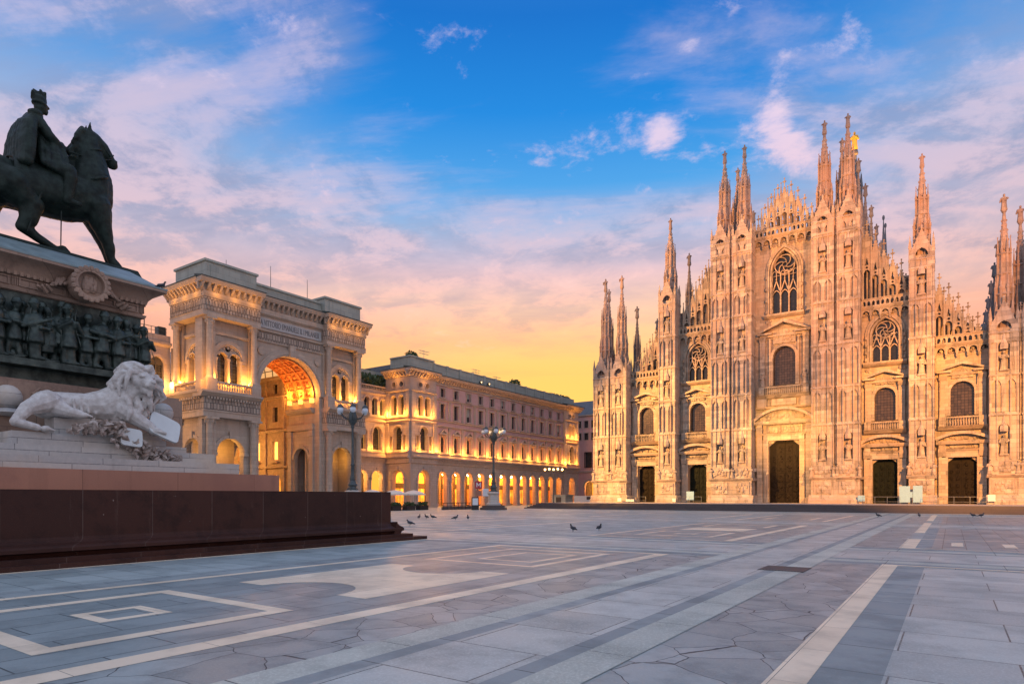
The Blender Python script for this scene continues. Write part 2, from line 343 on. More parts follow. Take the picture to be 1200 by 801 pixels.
class MB:
    def __init__(s, fr=WORLD): s.v = []; s.f = []; s.fr = fr
    def add(s, pts, faces, raw=False):
        n = len(s.v)
        s.v += [tuple(p) if raw else tuple(s.fr(*p)) for p in pts]
        s.f += [tuple(i+n for i in f) for f in faces]; return s
    def box(s, a0, a1, z0, z1, d0, d1):
        return s.add([(a0,z0,d0),(a1,z0,d0),(a1,z1,d0),(a0,z1,d0),(a0,z0,d1),(a1,z0,d1),(a1,z1,d1),(a0,z1,d1)],
                     [(0,1,2,3),(4,7,6,5),(0,4,5,1),(1,5,6,2),(2,6,7,3),(3,7,4,0)])
    def plate(s, outer, holes, d0, d1):
        loops = [outer]+list(holes)
        tri = tessellate_polygon([[Vector((p[0],p[1],0)) for p in l] for l in loops])
        flat = [p for l in loops for p in l]; n = len(flat)
        pts = [(p[0],p[1],d1) for p in flat]+[(p[0],p[1],d0) for p in flat]
        fc = [tuple(t) for t in tri]+[(t[2]+n,t[1]+n,t[0]+n) for t in tri]
        k = 0
        for l in loops:
            m = len(l)
            for i in range(m):
                j = (i+1) % m
                fc.append((k+i,k+j,k+j+n,k+i+n))
            k += m
        return s.add(pts, fc)
    def sheet(s, pts2, z):
        return s.add([(p[0], z, p[1]) for p in pts2], [tuple(range(len(pts2)))])
    def mould(s, prof, a0, a1):
        """profile of (d, z) points run from a0 to a1"""
        n = len(prof)
        pts = [(a0,z,d) for d,z in prof]+[(a1,z,d) for d,z in prof]
        return s.add(pts, [tuple(range(n)), tuple(range(2*n-1,n-1,-1))]+[(i,(i+1)%n,(i+1)%n+n,i+n) for i in range(n)])
    def lathe(s, a, d, prof, n=10, rot=0.0, sq=1.0):
        pts = []; fc = []
        for r, z in prof:
            for i in range(n):
                t = 2*math.pi*(i+.5)/n+rot
                pts.append((a+r*math.cos(t), z, d+r*math.sin(t)*sq))
        for k in range(len(prof)-1):
            for i in range(n):
                j = (i+1) % n
                fc.append((k*n+i,k*n+j,(k+1)*n+j,(k+1)*n+i))
        fc.append(tuple(range(n-1,-1,-1))); fc.append(tuple((len(prof)-1)*n+i for i in range(n)))
        return s.add(pts, fc)
    def ball(s, a, z, d, ra, rz=None, rd=None, n=8, m=5):
        rz = rz or ra; rd = rd or ra; pts = [(a,z-rz,d)]; fc = []
        for k in range(1, m):
            p = math.pi*k/m-math.pi/2
            for i in range(n):
                t = 2*math.pi*i/n
                pts.append((a+ra*math.cos(p)*math.cos(t), z+rz*math.sin(p), d+rd*math.cos(p)*math.sin(t)))
        pts.append((a,z+rz,d)); e = len(pts)-1
        for i in range(n): fc.append((0,1+(i+1)%n,1+i)); fc.append((e,1+(m-2)*n+i,1+(m-2)*n+(i+1)%n))
        for k in range(m-2):
            for i in range(n): fc.append((1+k*n+i,1+k*n+(i+1)%n,1+(k+1)*n+(i+1)%n,1+(k+1)*n+i))
        return s.add(pts, fc)
    def limb(s, p, q, r0, r1, n=10, flat=1.0):
        """tapered limb between two (a,z,d) points with round ends"""
        P, Q = Vector(p), Vector(q); ax = (Q-P)
        L = ax.length
        ax = ax.normalized() if L > 1e-6 else Vector((0,1,0))
        up = Vector((0,0,1)) if abs(ax.z) < .9 else Vector((1,0,0))
        e1 = ax.cross(up).normalized(); e2 = ax.cross(e1)
        rings = []
        for k in range(1,4): t = math.pi/2*k/4-math.pi/2; rings.append((P+ax*r0*math.sin(t), r0*math.cos(t)))
        rings += [(P, r0),(Q, r1)]
        for k in range(1,4): t = math.pi/2*k/4; rings.append((Q+ax*r1*math.sin(t), r1*math.cos(t)))
        pts = [P-ax*r0]; fc = []
        for c, r in rings:
            for i in range(n):
                t = 2*math.pi*i/n; pts.append(c+e1*r*math.cos(t)*flat+e2*r*math.sin(t))
        pts.append(Q+ax*r1); e = len(pts)-1
        for i in range(n): fc.append((0,1+i,1+(i+1)%n)); fc.append((e,e-n+(i+1)%n,e-n+i))
        for k in range(len(rings)-1):
            for i in range(n): fc.append((1+k*n+i,1+(k+1)*n+i,1+(k+1)*n+(i+1)%n,1+k*n+(i+1)%n))
        return s.add([tuple(p) for p in pts], fc)
    def chain(s, pts, n=10):
        for (p0,r0),(p1,r1) in zip(pts, pts[1:]): s.limb(p0, p1, r0, r1, n)
        return s
    def build(s, name, mat, parent=None, smooth=True, origin=None):
        me = bpy.data.meshes.new(name)
        vs = s.v
        if origin is None:
            if not vs: vs = [(0,0,0)]
            lo = [min(v[i] for v in vs) for i in range(3)]; hi = [max(v[i] for v in vs) for i in range(3)]
            c = Vector(((lo[0]+hi[0])/2, (lo[1]+hi[1])/2, lo[2]))
        else: c = Vector(origin)
        me.from_pydata([(v[0]-c.x,v[1]-c.y,v[2]-c.z) for v in vs], [], s.f)
        bm = bmesh.new(); bm.from_mesh(me); bmesh.ops.recalc_face_normals(bm, faces=bm.faces); bm.to_mesh(me); bm.free()
        if smooth:
            me.polygons.foreach_set('use_smooth', [True]*len(me.polygons)); me.set_sharp_from_angle(angle=rad(38))
        me.materials.append(M[mat] if isinstance(mat, str) else mat)
        o = bpy.data.objects.new(name, me); COL.objects.link(o)
        place(o, c, parent)
        return o
WPOS = {}
def place(o, c, parent):
    c = Vector(c); WPOS[o.name] = c
    if parent is not None:
        o.parent = parent; o.location = c-WPOS[parent.name]
    else: o.location = c
def remesh(o, voxel, smooth_it=2, disp=None):
    """fuse the overlapping pieces of a sculpture into one continuous skin"""
    md = o.modifiers.new('skin', 'REMESH'); md.mode = 'VOXEL'; md.voxel_size = voxel; md.use_smooth_shade = True
    if smooth_it:
        s = o.modifiers.new('sm', 'SMOOTH'); s.factor = .5; s.iterations = smooth_it
    dg = bpy.context.evaluated_depsgraph_get(); dg.update()
    me = bpy.data.meshes.new_from_object(o.evaluated_get(dg))
    m0 = o.data.materials[0]; o.modifiers.clear(); o.data = me
    if len(me.materials) == 0: me.materials.append(m0)
    if disp:
        from mathutils import noise
        nm = [v.normal.copy() for v in me.vertices]; co = []
        for v, n_ in zip(me.vertices, nm): co += list(v.co+n_*(noise.fractal((v.co+o.location)*disp[0], 1.0, 2.0, 3)*disp[1]))
        me.vertices.foreach_set('co', co); me.update()
    me.polygons.foreach_set('use_smooth', [True]*len(me.polygons))
    return o

def tag(o, label=None, cat=None, group=None, kind=None):
    if label: o['label'] = label
    if cat: o['category'] = cat
    if group: o['group'] = group
    if kind: o['kind'] = kind
    return o
def thing(name, loc, label, cat, group=None):
    o = bpy.data.objects.new(name, None); COL.objects.link(o); o.location = loc; WPOS[o.name] = Vector(loc)
    o.empty_display_size = .3
    return tag(o, label, cat, group)
def kids(o): return [c for c in bpy.data.objects if c.parent == o]
def copy_tree(o, loc, parent=None, cmap=None):
    """a copy of a thing or part with copies of everything under it"""
    if cmap is None:
        cmap = {}
        for c in bpy.data.objects:
            if c.parent: cmap.setdefault(c.parent.name, []).append(c)
    c = o.copy(); COL.objects.link(c)
    place(c, loc, parent)
    for ch in cmap.get(o.name, []): copy_tree(ch, Vector(loc)+ch.location, c, cmap)
    return c

# 2-D outlines
def rect(a0, a1, z0, z1): return [(a0,z0),(a1,z0),(a1,z1),(a0,z1)]
def arch(a, w, z0, zs, n=12):
    """round arched opening: half width w, springing zs"""
    return [(a-w,z0),(a+w,z0)]+[(a+w*math.cos(math.pi*i/n), zs+w*math.sin(math.pi*i/n)) for i in range(n+1)]
def ogive(a, w, z0, zs, zt, n=8):
    """pointed opening: half width w, springing zs, point zt"""
    h = zt-zs; R = (w*w+h*h)/(2*w); th = math.asin(min(1, h/R)) if h <= R else math.pi/2
    c = w-R
    right = [(a+c+R*math.cos(th*i/n), zs+R*math.sin(th*i/n)) for i in range(n+1)]
    left = [(2*a-p[0], p[1]) for p in right[-2::-1]]
    return [(a-w,z0),(a+w,z0)]+right+left
def circ(a, z, r, n=12, rot=0): return [(a+r*math.cos(2*math.pi*i/n+rot), z+r*math.sin(2*math.pi*i/n+rot)) for i in range(n)]
def ring(outline_out, outline_in): return outline_out, [outline_in]
def halfring(a, zs, r0, r1, n=14):
    o = [(a+r1*math.cos(math.pi*i/n), zs+r1*math.sin(math.pi*i/n)) for i in range(n+1)]
    i_ = [(a+r0*math.cos(math.pi*i/n), zs+r0*math.sin(math.pi*i/n)) for i in range(n,-1,-1)]
    return o+i_
def segring(a, zb, half, rise, th, n=12):
    """segmental arch band above a chord"""
    R = (half*half+rise*rise)/(2*rise); zc = zb+rise-R; t = math.asin(min(1, half/R))
    o = [(a+(R+th)*math.sin(-t+2*t*i/n), zc+(R+th)*math.cos(-t+2*t*i/n)) for i in range(n+1)]
    q = [(a+R*math.sin(t-2*t*i/n), zc+R*math.cos(t-2*t*i/n)) for i in range(n+1)]
    return o+q, q
def lumps(mb, a0, a1, z0, z1, d, n, r, seed=0, flat=.5):
    R = random.Random(seed)
    for _ in range(n):
        k = r*R.uniform(.5, 1.2)
        mb.ball(R.uniform(a0+k,a1-k), R.uniform(z0+k,z1-k), d, k, k*R.uniform(.8,1.8), k*flat, 6, 4)
def figure(mb, a, z, d, h, seed=0, face=1):
    """robed standing figure"""
    R = random.Random(seed); k = h/1.9
    pr = [(.30,0),(.33,.05),(.27,.5),(.24,.9),(.26,1.1),(.28,1.35),(.24,1.5),(.09,1.58)]
    mb.lathe(a, d, [(r*k, z+q*k) for r, q in pr], 8, R.random(), .8)
    mb.ball(a+R.uniform(-.03,.03)*k, z+1.73*k, d+.03*face*k, .12*k, .17*k, .14*k, 8, 6)
    for s in (-1, 1):
        e = (a+s*.36*k, z+(1.05+R.uniform(-.05,.25))*k, d+.1*face*k)
        mb.limb((a+s*.25*k, z+1.42*k, d), e, .09*k, .08*k, 6)
        mb.limb(e, (a+s*R.uniform(.05,.3)*k, z+R.uniform(1.0,1.35)*k, d+.3*face*k), .08*k, .06*k, 6)

# ------------------------------------------------------------------ the square
def struct(name, mb, mat, kind='structure'):
    o = mb.build(name, mat, None, False); o['kind'] = kind; return o
struct('ground', MB().sheet([(-900,-500),(900,-500),(900,1500),(-900,1500)], 0), 'g_base')
def strip(mb, x0, x1, y0, y1, z): mb.sheet([(x0,y0),(x1,y0),(x1,y1),(x0,y1)], z)
def frame(mb, x0, x1, y0, y1, w, z):
    strip(mb, x0, x1, y0, y0+w, z); strip(mb, x0, x1, y1-w, y1, z)
    strip(mb, x0, x0+w, y0+w, y1-w, z); strip(mb, x1-w, x1, y0+w, y1-w, z)
ROWS = [(-140, -89.9), (-82, -62.5), (-54.6, -35)]
CROSS = [(-89.9, -82), (-62.5, -54.6), (-35, -27.5)]
b = MB()
for y0, y1 in ROWS: strip(b, 7.0, 13.85, y0, y1-.0, .004)
for y0, y1 in ROWS[1:]: strip(b, 22.05, 28.4, y0, y1, .004)
struct('paving_panels', b, 'g_panel')
b = MB()
for y0, y1 in ROWS: strip(b, 14.3, 15.9, y0, y1, .004); strip(b, 19.3, 20.95, y0, y1, .004)
struct('crazy_paving', b, 'g_crazy')
b = MB()
strip(b, 15.9, 16.5, -140, -21.5, .012); strip(b, 18.65, 19.3, -140, -21.5, .012)
for y0, y1 in CROSS:
    strip(b, -28, 70, y0+1.0, y0+1.7, .004); strip(b, -28, 70, y1-1.7, y1-1.0, .004)
struct('light_granite_bands', b, 'g_light')
b = MB()
strip(b, 16.5, 16.8, -140, -21.5, .012); strip(b, 18.35, 18.65, -140, -21.5, .012)
strip(b, 21.37, 22.05, -140, -89.9, .004); strip(b, 21.5, 22.05, -82, -62.5, .004)
strip(b, 1.95, 2.9, -140, -90, .004); strip(b, 5.7, 6.7, -140, -90, .004)
for y0, y1 in CROSS:
    strip(b, -28, 70, y0+.3, y0+1.0, .004); strip(b, -28, 70, y1-1.0, y1-.3, .004)
    strip(b, -28, 70, y0+1.7, y0+2.1, .004); strip(b, -28, 70, y1-2.1, y1-1.7, .004)
struct('dark_slate_bands', b, 'g_dark')
b = MB()
strip(b, 16.8, 18.35, -140, -21.5, .012)
strip(b, 22.05, 32, -140, -89.9, .004)
for y0, y1 in CROSS: strip(b, -28, 70, y0+2.1, y1-2.1, .004)
struct('grey_slab_bands', b, 'g_slab')
b = MB(); Z1 = .008
strip(b, 1.5, 1.74, -140, -88.6, Z1)
strip(b, 6.72, 7.0, -140, -90.2, Z1)
strip(b, 13.85, 14.3, -140, -90.2, Z1); strip(b, 6.72, 14.3, -90.2, -89.9, Z1)
frame(b, 8.3, 12.75, -108.8, -104.75, .32, Z1); frame(b, 9.9, 11.1, -107.3, -106.1, .22, Z1)
frame(b, 8.2, 12.55, -96.3, -91.1, .26, Z1); frame(b, 9.6, 11.8, -95.2, -92.2, .2, Z1)
frame(b, 8.3, 12.75, -121, -116.8, .32, Z1)
def bites():
    p = [(8.4,-103.1),(9.35,-103.1)]
    p += [(10.65-1.3*math.cos(math.pi*i/14), -103.1+1.25*math.sin(math.pi*i/14)) for i in range(1,14)]
    p += [(11.95,-103.1),(12.85,-103.1),(12.85,-97.95),(11.95,-97.95)]
    p += [(10.65+1.3*math.cos(math.pi*i/14), -97.95-1.25*math.sin(math.pi*i/14)) for i in range(1,14)]
    return p+[(9.35,-97.95),(8.4,-97.95)]
tri = bites(); tt = tessellate_polygon([[Vector((x,y,0)) for x,y in tri]])
b.add([(x,Z1,y) for x,y in tri], [tuple(t) for t in tt])
strip(b, 20.95, 21.37, -140, -89.65, Z1); strip(b, 20.95, 44, -89.65, -89.45, Z1)
strip(b, 20.95, 21.5, -82, -75.2, Z1); strip(b, 21.5, 44, -82, -81.8, Z1); strip(b, 21.5, 44, -75.2, -75, Z1)
for x in (22.7, 24.5, 26.5): strip(b, x, x+.42, -79.6, -77.2, Z1)
strip(b, 20.95, 21.45, -69, -52.5, Z1); strip(b, 20.95, 21.45, -48, -27, Z1)
strip(b, 6.72, 7.0, -82, -62.5, Z1); strip(b, 13.85, 14.3, -82, -62.5, Z1); strip(b, 7, 13.85, -82, -81.75, Z1); strip(b, 7, 13.85, -62.75, -62.5, Z1)
frame(b, 8.3, 12.6, -79.5, -75, .3, Z1); frame(b, 9.9, 11.1, -77.9, -76.6, .22, Z1); strip(b, 8.6, 12.5, -73.2, -69.6, Z1)
frame(b, 8.3, 12.6, -68, -64, .3, Z1); frame(b, 6.8, 14.2, -54.6, -35, .35, Z1); frame(b, 8.3, 12.6, -51, -45, .4, Z1)
frame(b, -10, -2.5, -82, -62.5, .35, Z1); frame(b, -8.5, -4, -79, -74, .3, Z1); frame(b, -27, -13, -80, -63, .35, Z1); frame(b, -8, 4, -54, -36, .35, Z1)
frame(b, -27, -14, -54, -36, .35, Z1)
struct('white_paving_lines', b, 'g_white')
g = MB()
g.box(18.15, 19.36, .012, .020, -93.2, -91.9)
for i in range(14): g.box(18.2+.083*i, 18.24+.083*i, .0205, .026, -93.15, -91.95)
tag(g.build('drain_grate', 'iron', None, False), 'dark slotted drain grate set in the grey paving walkway', 'drain grate')
b = MB()
for i in range(6):
    b.box(-36-.36*i, 75, 0, .95-.158*i, -19-.36*i, 34+.2*i)
struct('forecourt_steps', b, 'step')
struct('forecourt_paving', MB().sheet([(-35.9,-18.9),(75,-18.9),(75,34),(-35.9,34)], .955), 'sagrato')

# ------------------------------------------------------------------ cathedral
G0 = .955
cath = thing('cathedral', (0, 0, G0), 'huge white and pink marble gothic cathedral with many spires, lit orange', 'cathedral')
F = FACADE
MIRROR = (-1, 1)
BAYS = {'c': (0, 4.7, 45.2), 'i': (14.45, 3.25, 30.2), 'o': (24.0, 3.25, 23.0)}
def bay_wall(ac, hw, ztop, holes):
    MB(F).plate(rect(ac-hw, ac+hw, G0, ztop), holes, -1.3, 0).build('front_wall', 'marble', cath)
def door_hole(a, w, zt): c = .45*w; return [(a-w,G0+.001),(a+w,G0+.001),(a+w,zt-c*.9),(a+w-c,zt),(a-w+c,zt),(a-w,zt-c*.9)]
def dh(a, w, zt): return [(p[0], p[1]+.02 if p[1] < 1.2 else p[1]) for p in door_hole(a, w, zt)]
bay_wall(0, 4.7, 45.2, [dh(0,2.4,11.3), arch(0,1.75,20.4,25.1), ogive(0,1.95,32.3,39.2,42.7)])
for s in MIRROR:
    bay_wall(s*14.45, 3.25, 30.2, [dh(s*14.4,1.65,7.7), arch(s*14.4,1.4,13.6,17.2), ogive(s*14.4,1.75,22.6,26.6,29.2)])
    bay_wall(s*24, 3.25, 23.0, [dh(s*24,1.7,7.7), arch(s*24,1.4,13.7,17.2)])

# doors and portals
def portal(ac, w, zt, half, zc, zr, big):
    """w door half width, zt door top, half pediment half width, zc chord of the segmental pediment, zr its rise"""
    p = MB(F)
    for s in (-1, 1):
        x0 = ac+s*w; x1 = ac+s*(w+.75); p.box(min(x0,x1), max(x0,x1), G0, zt+.9, .0, .55)
        x0 = ac+s*(w+.75); x1 = ac+s*(w+1.15); p.box(min(x0,x1), max(x0,x1), G0, zt+.2, .0, .3)
        xc = ac+s*(half-.75)
        p.box(xc-.55, xc+.55, G0, G0+.9, 0, .9); p.box(xc-.42, xc+.42, G0+.9, zc-2.1, 0, .6)
        p.mould([(0,zc-2.1),(.65,zc-2.1),(.95,zc-1.2),(.95,zc-.9),(0,zc-.9)], xc-.48, xc+.48)
        p.box(xc-.42, xc+.42, zc-.9, zc-.35, 0, .8)
    p.box(ac-w-.75, ac+w+.75, zt+.0, zt+.9, .002, .6)
    p.mould([(0,zt+.9),(.7,zt+.9),(.9,zt+1.2),(0,zt+1.3)], ac-w-1.0, ac+w+1.0)
    p.mould([(0,zc-.35),(1.0,zc-.35),(1.25,zc),(1.25,zc+.15),(0,zc+.15)], ac-half, ac+half)
    o = p.build('portal', 'marble', cath)
    seg, inner = segring(ac, zc+.15, half-.05, zr, .42)
    MB(F).plate(seg, [], 0, 1.3).build('pediment_arch', 'marble', o)
    t = MB(F); t.plate(inner, [], .02, .3); lumps(t, ac-half*.72, ac+half*.72, zc+.25, zc+zr*.95, .4, 26, .3 if big else .22, int(ac*7)+3)
    t.build('pediment_relief', 'marble_carved', o)
    t = MB(F); t.box(ac-w-.4, ac+w+.4, zt+1.32, zc-.4, .02, .28)
    lumps(t, ac-w-.2, ac+w+.2, zt+1.4, zc-.5, .34, 46 if big else 26, .28 if big else .2, int(ac*3)+9)
    t.build('relief_panel', 'marble_carved', o)
    d = MB(F); d.plate(dh(ac, w, zt), [], -.75, -.6)
    hw = w*.96
    for s in (-1, 1):
        for i in range(2):
            for k in range(6):
                x0 = ac+s*(.12+i*(hw-.12)/2)+s*.06; x1 = ac+s*(.12+(i+1)*(hw-.12)/2)-s*.06
                zz = G0+.3+k*(zt-G0-.9)/6
                if k == 5 and i == 1: continue
                hgt = (zt-G0-.9)/6-.14
                d.box(min(x0,x1), max(x0,x1), zz, zz+hgt, -.6, -.53)
                lumps(d, min(x0,x1)+.05, max(x0,x1)-.05, zz+.05, zz+hgt-.05, -.52, 7, .16, int(ac*11)+i+k*3+s)
    d.box(ac-.05, ac+.05, G0+.05, zt-.1, -.6, -.5)
    d.build('door', 'bronze_door' if abs(ac) < 1 or abs(ac) > 20 else 'green_door', o)
    return o
portal(0, 2.4, 11.3, 4.55, 14.3, 1.9, True)
for s in MIRROR: portal(s*14.4, 1.65, 7.7, 3.1, 9.9, .95, False); portal(s*24, 1.7, 7.7, 3.15, 9.9, .95, False)

# round arched windows with gabled frames
def ped_window(ac, w, z0, zs, half, zb, zap, zsill, zbal):
    p = MB(F)
    p.plate(arch(ac, w+.42, z0, zs), [arch(ac, w, z0+.01, zs)], 0, .35)
    for s in (-1, 1):
        xc = ac+s*(half-.75)
        p.box(xc-.42, xc+.42, z0-.2, zb-.6, 0, .5); p.mould([(0,zb-1.1),(.55,zb-1.1),(.85,zb-.5),(0,zb-.5)], xc-.5, xc+.5)
        p.box(ac+s*(w+.45)-.14, ac+s*(w+.45)+.14, z0, zb-.7, 0, .42)
    p.box(ac-half+.3, ac+half-.3, zb-.5, zb-.1, 0, .45)
    o = p.build('window', 'marble', cath)
    q = MB(F); th = .32
    for s in (-1, 1):
        x0 = ac+s*half; x1 = ac+s*(half*.42); q.box(min(x0,x1), max(x0,x1), zb-.1, zb+.2, 0, .95)
    q.plate([(ac-half,zb+.2),(ac-half+.5,zb+.2),(ac,zap-th-.1),(ac+half-.5,zb+.2),(ac+half,zb+.2),(ac,zap+.1)], [], 0, 1.1)
    q.build('pediment', 'marble', o)
    t = MB(F); t.plate([(ac-half*.72,zb-.0),(ac+half*.72,zb),(ac,zap-th-.15)], [], .02, .22)
    t.box(ac-half*.42, ac+half*.42, zs+w+.5, zb+.05, .02, .26)
    lumps(t, ac-half*.4, ac+half*.4, zs+w+.45, zb+.5, .3, 22, .2, int(ac*5)+1)
    t.build('carved_panel', 'marble_carved', o)
    MB(F).plate(arch(ac, w, z0, zs), [], -.6, -.5).build('pane', 'win_dark', o)
    b = MB(F); bw = half-.25
    b.mould([(0,zbal-.55),(.5,zbal-.55),(1.0,zbal-.15),(1.15,zbal),(0,zbal)], ac-bw-.1, ac+bw+.1)
    for s in (-1, 1): x = ac+s*(bw-.45); b.box(x-.45, x+.45, zbal, zsill, 0, .95)
    b.box(ac-bw+.9, ac+bw-.9, zsill-.16, zsill, .55, .95)
    n = int((bw-.9)*2/.3)
    for i in range(n):
        x = ac-bw+.9+(i+.5)*(2*bw-1.8)/n; b.lathe(x, .75, [(.06,zbal),(.11,zbal+.3),(.05,zsill-.3),(.07,zsill-.16)], 6)
    b.box(ac-bw+.9, ac+bw-.9, zbal, zsill-.2, .1, .2)
    b.build('balcony', 'marble', o)
    return o
wc = ped_window(0, 1.75, 20.4, 25.1, 4.1, 29.0, 31.1, 20.2, 18.9)
c = MB(F)
for s in (-1, 1):
    c.box(s*3.4-.75, s*3.4+.75, 16.9, 18.3, 0, .8); figure(c, s*3.3, 20.25, .5, 2.4, 5+s)
c.mould([(0,16.6),(.7,16.6),(.9,16.9),(0,16.9)], -4.3, 4.3); c.box(-1.9, 1.9, 17.1, 18.2, 0, .5)
c.build('balcony_console', 'marble', wc)
for s in MIRROR:
    ped_window(s*14.4, 1.4, 13.6, 17.2, 2.95, 19.9, 21.3, 13.4, 12.2)
    ped_window(s*24, 1.4, 13.7, 17.2, 3.05, 20.0, 21.4, 13.5, 12.2)

# gothic windows
def gothic_window(ac, w, z0, zs, zt):
    p = MB(F)
    for k, (g, dd) in enumerate(((.95,.28),(.65,.42),(.3,.2))):
        p.plate(ogive(ac, w+g, z0, zs, zt+g*1.15), [ogive(ac, w+g-.28, z0+.01, zs, zt+(g-.28)*1.15)], 0, dd)
    for s in (-1, 1):
        x = ac+s*(w+.8)
        for k in range(4):
            z = z0+.4+k*(zs-z0)/3.6; p.ball(x, z, .4, .2, .35, .2, 6, 4)
    o = p.build('gothic_window', 'marble_carved', cath)
    n = 3; lw = 2*w/n; zl = z0+(zs-z0)*.45
    t = MB(F); B0, B1 = -.5, -.28; bt = .11
    for i in range(n):
        x = ac-w+lw*(i+.5)
        t.plate(ogive(x, lw*.5, z0, zl, zl+lw*.75, 6), [ogive(x, lw*.5-bt, z0+.08, zl, zl+lw*.75-bt*1.4, 6)], B0, B1)
        g = zl+lw*.62
        t.plate([(x-lw*.5,g),(x-lw*.36,g),(x,g+lw*1.1),(x+lw*.36,g),(x+lw*.5,g),(x,g+lw*1.42)], [], B0, B1+.06)
        t.ball(x, g+lw*1.5, B1, .12, .18, .1, 6, 4); t.box(x-.05, x+.05, g+lw*1.4, zs+.1, B0, B1-.02)
    for i in range(n+1): x = ac-w+lw*i; t.box(x-.08, x+.08, z0, zs, B0+.01, B1+.03)
    for i in range(n):
        x = ac-w+lw*(i+.5)
        for q in (-.25, .25): t.plate(ogive(x+lw*q, lw*.25, zs-.5, zs-.1, zs+lw*.3, 5), [ogive(x+lw*q, lw*.25-.06, zs-.45, zs-.1, zs+lw*.3-.1, 5)], B0+.03, B1-.03)
    rc = zs+(zt-zs)*.36; rr = min(w*.84, (zt-zs)*.50)
    t.plate(circ(ac, rc, rr, 24), [circ(ac, rc, rr-.14, 24)], B0, B1+.04)
    t.plate(circ(ac, rc, rr*.26, 12), [circ(ac, rc, rr*.26-.08, 12)], B0, B1+.02)
    for i in range(6):
        a0_ = 2*math.pi*i/6; pts = []
        for j in range(9): u = j/8; an = a0_+u*1.15; r_ = rr*(.26+.72*u); pts.append((ac+r_*math.cos(an), B1-.08, rc+r_*math.sin(an)))
        for p_, q_ in zip(pts, pts[1:]): t.limb((p_[0],p_[2],p_[1]), (q_[0],q_[2],q_[1]), .085, .085, 5)
    t.build('tracery', 'marble', o)
    MB(F).plate(ogive(ac, w, z0, zs, zt), [], -.75, -.65).build('pane', 'win_black', o)
    l = MB(F); l.mould([(0,z0-.75),(.5,z0-.6),(.8,z0-.3),(.8,z0-.05),(0,z0-.02)], ac-w-1.15, ac+w+1.15)
    for s in (-1, 1): lumps(l, ac+s*(w+.5)-.5, ac+s*(w+.5)+.5, z0-1.5, z0-.8, .15, 7, .2, int(ac)+s)
    l.build('ledge', 'marble', o)
gothic_window(0, 1.95, 32.3, 39.2, 42.7)
for s in MIRROR: gothic_window(s*14.4, 1.75, 22.6, 26.6, 29.2)

# hanging corbel cornice and balustrade over every bay
def gallery_rail(ac, hw, z):
    p = MB(F)
    p.mould([(0,z-.35),(.7,z-.35),(.95,z),(0,z)], ac-hw, ac+hw)
    n = max(4, int(hw*2/1.25))
    for i in range(n):
        x = ac-hw+(i+.5)*2*hw/n; w = hw/n
        p.plate(rect(x-w, x+w, z-1.25, z-.35), [arch(x, w*.7, z-1.24, z-.95, 6)], .3, .62)
        p.box(x-w-.1, x-w+.1, z-1.6, z-.36, 0, .7); p.ball(x-w, z-1.7, .45, .17, .25, .2, 6, 4)
        lumps(p, x-w*.7, x+w*.7, z-1.2, z-.5, .1, 4, .17, i)
    hs = []
    n2 = int(hw*2/.62)
    for i in range(n2):
        x = ac-hw+.1+(i+.5)*(2*hw-.2)/n2
        hs.append(ogive(x, .2, z+.25, z+.65, z+.98, 4))
    p.plate(rect(ac-hw, ac+hw, z, z+1.2), hs, .45, .68)
    p.box(ac-hw, ac+hw, z+1.2, z+1.34, .35, .78)
    p.build('balustrade', 'marble_carved', cath)
gallery_rail(0, 4.6, 45.2)
for s in MIRROR: gallery_rail(s*14.45, 3.2, 31.0); gallery_rail(s*24, 3.2, 24.0)

# open-work gables: rows of traceried lancets under crocketed gablets with finials
def finial(p, a, z, d, h):
    p.lathe(a, d, [(h*.05,z),(h*.045,z+h)], 6)
    p.ball(a, z+h*.62, d, h*.26, h*.10, h*.12, 6, 4); p.ball(a, z+h*.62, d, h*.1, h*.2, h*.2, 6, 4); p.ball(a, z+h, d, h*.09, h*.12, None, 6, 4)
def gable_row(mods, d0, zb, name='open_gable'):
    """mods: (centre, half width, top of its gablet)"""
    p = MB(F)
    for k, (x, w, zt) in enumerate(mods):
        zg = zt-2.6*w/.65
        h = zg-zb; hs = []
        sl = w*.74
        if h > 1.2: hs.append(ogive(x, sl, zb+.05, zb+h*.55, zb+h*.55+sl*1.3, 5))
        hs.append(circ(x, zb+max(h*.55,.2)+sl*2.05, sl*.42, 8))
        zq = zb+max(h*.55,.2)+sl*2.9
        if zq+.9 < zt-.7: hs.append([(x-w*.42,zq),(x+w*.42,zq),(x,min(zt-.7, zq+w*2.2))])
        p.plate([(x-w*.94,zb),(x+w*.94,zb),(x+w*.94,zg),(x,zt),(x-w*.94,zg)], hs, d0-.18, d0+.1)
        for s in (-1, 1):
            for j in range(1, 5):
                u = j/5; p.ball(x+s*w*.94*(1-u), zg+(zt-zg)*u+.06, d0, .13, .16, .13, 5, 4)
        finial(p, x, zt-.1, d0, 1.35)
        # thin pinnacle between two lancets
        xb = x-w; zp = zg+.7
        p.lathe(xb, d0+.1, [(.16,zb),(.15,zp-.2),(.2,zp-.15),(.03,zp+1.9)], 6); p.ball(xb, zp+1.95, d0+.1, .12, .16, None, 6, 4)
    p.build(name, 'marble_carved', cath)
gable_row([(-4.12+1.03*i, .515, 53.3-abs(i-4)**1.35*.80) for i in range(9)], -.1, 45.25); gable_row([(-3.6+1.03*i, .515, 50.6-abs(i-3.5)**1.35*.70) for i in range(8)], -.75, 45.2, 'inner_gable')
